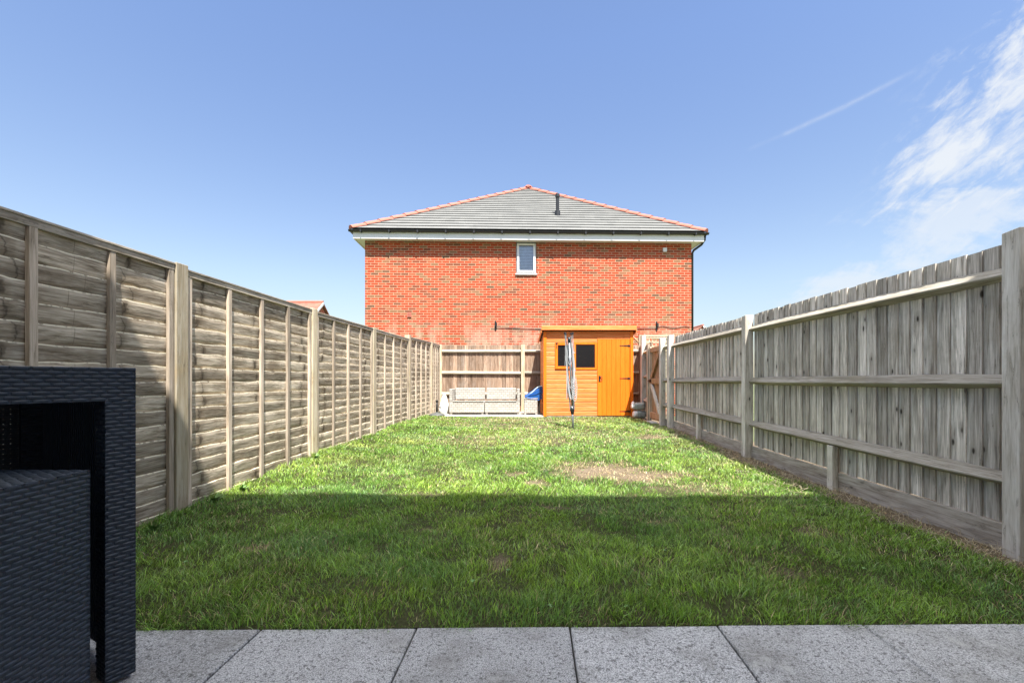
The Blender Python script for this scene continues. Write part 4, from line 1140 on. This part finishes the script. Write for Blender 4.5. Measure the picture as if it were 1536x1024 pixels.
# casement, pushed slightly open at the bottom
a, c = WX0 + 0.03, WX1 - 0.03; zb, zt = WZ0 + 0.05, WZ1 - 0.02; tl_ = 0.06
win_o = wf.build('window', M['white'], ho, bevel=0.003)
cm = MB(); Mx = Matrix.Translation((0, yb - 0.004, zt)) @ Matrix.Rotation(-0.05, 4, 'X') @ Matrix.Translation((0, 0, -zt))
f2 = 0.065
for q in (((a, -0.045, zb), (a + f2, 0, zt)), ((c - f2, -0.045, zb), (c, 0, zt)), ((a + f2, -0.045, zb), (c - f2, 0, zb + f2)), ((a + f2, -0.045, zt - f2), (c - f2, 0, zt))): cm.box(*q, M=Mx)
cm.build('frame', M['white'], win_o, bevel=0.003)
pm = MB(); pm.box((a + f2 - 0.003, -0.028, zb + f2 - 0.003), (c - f2 + 0.003, -0.020, zt - f2 + 0.003), M=Mx); pm.build('pane', M['glass'], win_o)
bm_ = MB()
for k in range(19):
    z = WZ0 + 0.10 + k * 0.046
    bm_.add([(a + 0.05, 0.10, z), (c - 0.05, 0.10, z), (c - 0.05, 0.085, z + 0.034), (a + 0.05, 0.085, z + 0.034)], [(0, 1, 2, 3)])
bm_.build('blind', plain('blind_slats', (0.88, 0.90, 0.92), 0.5), win_o)
bm_ = MB(); bm_.box((WX0 - 0.1, 0.26, WZ0 - 0.1), (WX1 + 0.1, 0.28, WZ1)); bm_.build('room_shade', plain('dim_room', (0.05, 0.055, 0.07), 0.9), win_o)
sm = MB(); sm.box((WX0 - 0.02, -0.05, WZ0 - 0.012), (WX1 + 0.02, 0.10, WZ0 + 0.028)); sm.build('sill', M['white'], win_o, bevel=0.003)
# small fittings on the wall
m = MB(); m.box((1.27, -0.03, 2.86), (1.39, -0.002, 3.0));
for k in range(4): m.box((1.285, -0.036, 2.875 + k * 0.03), (1.375, -0.03, 2.888 + k * 0.03))
m.build('air_vent', M['terracotta'], ho)
m = MB(); m.box((9.06, -0.05, 4.90), (9.18, -0.002, 5.01)); m.box((9.07, -0.052, 4.885), (9.17, -0.01, 4.90)); m.build('junction_box', M['white'], ho, bevel=0.004)
for x in (3.93, 8.87):
    t = MB(); t.box((x - 0.02, -0.03, 2.48), (x + 0.02, -0.002, 2.76)); t.box((x - 0.012, -0.075, 2.58), (x + 0.045, -0.03, 2.70)); t.build('cable_bracket', M['black'], ho, bevel=0.004)
m = MB(); pts = []
for k in range(60):
    x = 3.95 + (9.90 - 3.95) * k / 59
    sag = -0.05 * math.sin(math.pi * min(1, max(0, (x - 3.95) / 4.92))) if x < 8.87 else 0.025 * math.sin((x - 8.87) * 9)
    pts.append((x, -0.022, 2.56 + sag + 0.03 * (x > 8.9)))
m.tube(pts, 0.009, 5); m.build('cable', M['black'], ho)

# ------------------------------------------------------------------ distant houses
def far_house(name, loc, rz, w, d, ez, rz_, label, mat='tile_red'):
    t = thing(name, loc, label, 'house', rz=rz)
    m = MB(); m.box((0, 0, -0.3), (w, d, ez))
    m.add([(0, 0, ez), (0, d, ez), (0, d / 2, rz_ - 0.15)], [(0, 2, 1)]); m.add([(w, 0, ez), (w, d, ez), (w, d / 2, rz_ - 0.15)], [(0, 1, 2)])
    m.build('wall', M['brick2'], t)
    m = MB(); h = rz_ - ez; o = 0.25
    for s in (0, 1):
        y0, y1 = (-o, d / 2) if s == 0 else (d + o, d / 2); zl = ez - o * h / (d / 2)
        vs = [(-0.2, y0, zl), (w + 0.2, y0, zl), (w + 0.2, y1, rz_), (-0.2, y1, rz_)]
        m.add(vs + [(q[0], q[1], q[2] + 0.12) for q in vs], [(0,3,2,1),(4,5,6,7),(0,1,5,4),(1,2,6,5),(2,3,7,6),(3,0,4,7)])
    r = m.build('roof', M[mat], t)
    m = MB(); m.tube([(-0.2, d / 2, rz_ + 0.12), (w + 0.2, d / 2, rz_ + 0.12)], 0.14, 8); m.build('ridge_tiles', M['terracotta'], r)
    for s in (0, 1):
        b = MB(); xx = w + 0.2 if s else -0.24
        b.add([(xx, -o, ez - o * h / (d / 2) - 0.12), (xx + 0.04, -o, ez - o * h / (d / 2) - 0.12), (xx + 0.04, d / 2, rz_ - 0.14), (xx, d / 2, rz_ - 0.14),
               (xx, -o, ez - o * h / (d / 2) + 0.1), (xx + 0.04, -o, ez - o * h / (d / 2) + 0.1), (xx + 0.04, d / 2, rz_ + 0.1), (xx, d / 2, rz_ + 0.1)], [(0,3,2,1),(4,5,6,7),(0,1,5,4),(1,2,6,5),(2,3,7,6),(3,0,4,7)])
        b.build('bargeboard', M['white'], r)
    m = MB()
    for x in (w * 0.25, w * 0.7): m.box((x - 0.5, -0.03, 3.4), (x + 0.5, 0.02, 4.5))
    m.build('window', M['white'], t)
    return t
far_house('distant_house', (-26.0, 36.0, 0), 0.0, 8.7, 8.0, 5.0, 7.83, 'distant red roofed house peeping over the left fence')
far_house('distant_house', (29.9, 60.0, 0), math.radians(90), 12.0, 8.0, 5.0, 8.15, 'distant red roofed house peeping over the right fence beside the downpipe')

# ------------------------------------------------------------------ own house behind the viewer (casts the near shadow)
oh = thing('terraced_house', (0, -0.25, 0), 'tall cream rendered terraced house at the viewer\'s back shading the near lawn', 'house')
m = MB(); m.box((-5.4, -7.0, -0.3), (5.4, 0, 5.95)); m.build('wall', plain('cream_bounce_render', (0.72, 0.68, 0.60), 0.9, var=0.05), oh)  # unseen wall, made pale to bounce light into the shaded garden
m = MB()
ez = 6.05
vs = [(-5.6, 0.40, ez), (5.6, 0.40, ez), (5.6, -3.5, ez + 1.9), (-5.6, -3.5, ez + 1.9), (5.6, -7.4, ez), (-5.6, -7.4, ez)]
m.add(vs + [(q[0], q[1], q[2] + 0.1) for q in vs], [(0,1,2,3)[::-1],(3,2,4,5)[::-1],(6,7,8,9),(9,8,10,11),(0,1,7,6),(5,4,10,11),(1,2,8,7),(2,4,10,8),(0,3,9,6),(3,5,11,9)]); m.build('roof', M['tile'], oh)
m = MB(); m.box((-5.5, 0.0, 5.955), (5.5, 0.39, 6.0)); m.tube([(-5.6, 0.44, 6.08), (5.6, 0.44, 6.08)], 0.055, 8); m.build('eaves', M['white'], oh)
for x in (-4.4, -1.4, 2.6):
    m = MB(); m.box((x, 0.003, 3.4), (x + 1.2, 0.04, 4.6)); w_ = m.build('window', M['white'], oh)
    m = MB(); m.box((x + 0.07, 0.042, 3.47), (x + 1.13, 0.046, 4.53)); m.build('pane', M['shed_glass'], w_)

# ------------------------------------------------------------------ light, sky, camera
S = Vector((0.18, -0.575, 1.0)).normalized()
sl = bpy.data.lights.new('sun', 'SUN'); sl.energy = 4.3; sl.angle = math.radians(0.53); sl.color = (1.0, 0.955, 0.88)
so = bpy.data.objects.new('sun', sl); COL.objects.link(so); so.rotation_euler = S.to_track_quat('Z', 'Y').to_euler()
w = bpy.data.worlds.new('World'); sc.world = w; w.use_nodes = True
t = w.node_tree
for n in list(t.nodes): t.nodes.remove(n)
out = t.nodes.new('ShaderNodeOutputWorld'); bg = t.nodes.new('ShaderNodeBackground')
sk = t.nodes.new('ShaderNodeTexSky'); sk.sky_type = 'NISHITA'; sk.sun_disc = False
sk.sun_elevation = math.asin(S.z); sk.sun_rotation = math.atan2(S.x, S.y)
sk.air_density = 1.0; sk.dust_density = 1.0; sk.ozone_density = 1.6; sk.altitude = 50
skc = N(t, sk.outputs[0])
dx, dy, dz = coords(t, 'Generated')
u = dx / dy.mx(0.02); v = dz / dy.mx(0.02)
front = dy.gt(0.05)
# diagonal wisps: rotate the sky plane so that streaks rise to the right
ca_, sa_ = math.cos(math.radians(38)), math.sin(math.radians(38))
a = u * ca_ + v * sa_; b = v * ca_ - u * sa_
n1 = noise(t, comb(t, a * 3.0, b * 8.5, 0.3), 1.0, 9.0, 0.60, 0.5)
n2 = noise(t, comb(t, a * 12.0, b * 34.0, 4.0), 1.0, 8.0, 0.65, 0.4)
n3 = noise(t, comb(t, u * 3.2, v * 11.0, 2.0), 1.0, 8.0, 0.62, 0.6)
def blob(cu, cv, ru, rv, rot):
    c_, s_ = math.cos(math.radians(rot)), math.sin(math.radians(rot))
    x = (u - cu) * c_ + (v - cv) * s_; y = (v - cv) * c_ - (u - cu) * s_
    return (((x / ru) * (x / ru) + (y / rv) * (y / rv)) * -1.0).exp()
big = blob(1.16, 0.68, 0.38, 0.15, 48) + blob(1.02, 0.50, 0.16, 0.05, 15) * 0.5
c1 = (big * 1.45 + (n1 - 0.5) * 3.4 + (n2 - 0.5) * 2.4 - 0.50).step(0.05, 1.35) * big.step(0.03, 0.55)
low = blob(1.02, 0.39, 0.26, 0.060, 4) * 1.1 + blob(0.90, 0.285, 0.26, 0.055, 22) * 1.0 + blob(0.74, 0.20, 0.24, 0.035, 14) * 0.8
c2 = (low * 1.2 + (n3 - 0.5) * 4.2 + (n2 - 0.5) * 2.0 - 0.45).step(0.0, 1.3) * 0.75 * low.step(0.05, 0.5) * 0.9
# contrail from lower left to upper right
tx0, ty0, tx1, ty1 = (1115 - 768) / F, (568 - 228) / F, (1380 - 768) / F, (568 - 100) / F
L = math.hypot(tx1 - tx0, ty1 - ty0); ex, ey = (tx1 - tx0) / L, (ty1 - ty0) / L
s = (u - tx0) * ex + (v - ty0) * ey; q = (v - ty0) * ex - (u - tx0) * ey
qq = q + (n1 - 0.5) * 0.012 - (s * (s - L)) * 0.12
tr = ((qq * qq) * (-1.0 / 0.0048 ** 2)).exp() * s.step(0.0, 0.03) * (1.0 - s.step(L - 0.12, L)) * (n2 * 2.2 - 0.45).clamp() * (s.step(0.09, 0.11) * 0.8 + 0.22)
cl = ((c1 + c2 + tr * 0.34).clamp()) * front
haze = (1.0 - v.step(-0.1, 0.85)) * front * 0.0
# gain of the clear sky: the model's blue is toned to the photograph's exposure
hz = 1.0 - dz.step(0.14, 0.60, False)
sky_c = mix(t, 1.0, skc, mix(t, 1.0 - dz.step(0.0, 0.22), mix(t, hz, (0.645, 0.645, 0.70), (0.60, 0.53, 0.475)), (0.45, 0.41, 0.37)), 'MULTIPLY')
col = mix(t, cl * 0.9, sky_c, (2.2, 2.3, 2.42))
# unseen bright cirrus added overhead and behind the viewer to lift the shade
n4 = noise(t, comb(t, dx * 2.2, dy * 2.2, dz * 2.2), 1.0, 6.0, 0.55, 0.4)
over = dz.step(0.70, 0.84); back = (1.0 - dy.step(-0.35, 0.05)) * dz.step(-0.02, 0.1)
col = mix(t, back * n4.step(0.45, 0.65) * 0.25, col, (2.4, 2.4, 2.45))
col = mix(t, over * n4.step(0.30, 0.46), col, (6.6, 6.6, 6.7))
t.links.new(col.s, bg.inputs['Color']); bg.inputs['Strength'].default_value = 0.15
t.links.new(bg.outputs[0], out.inputs[0])

cam = bpy.data.cameras.new('camera'); co = bpy.data.objects.new('camera', cam); COL.objects.link(co)
cam.sensor_width = 36.0; cam.lens = 36.0 * F / 1536.0; cam.shift_y = 56.0 / 1536.0
co.location = (0, 0, 1.0); co.rotation_euler = (math.radians(90), 0, 0)
cam.clip_start = 0.05; cam.clip_end = 2000
sc.camera = co
sc.view_settings.view_transform = 'Standard'; sc.view_settings.look = 'None'; sc.view_settings.gamma = 1.0
sc.view_settings.exposure = 1.42
sc.render.film_transparent = False
sc.cycles.max_bounces = 6
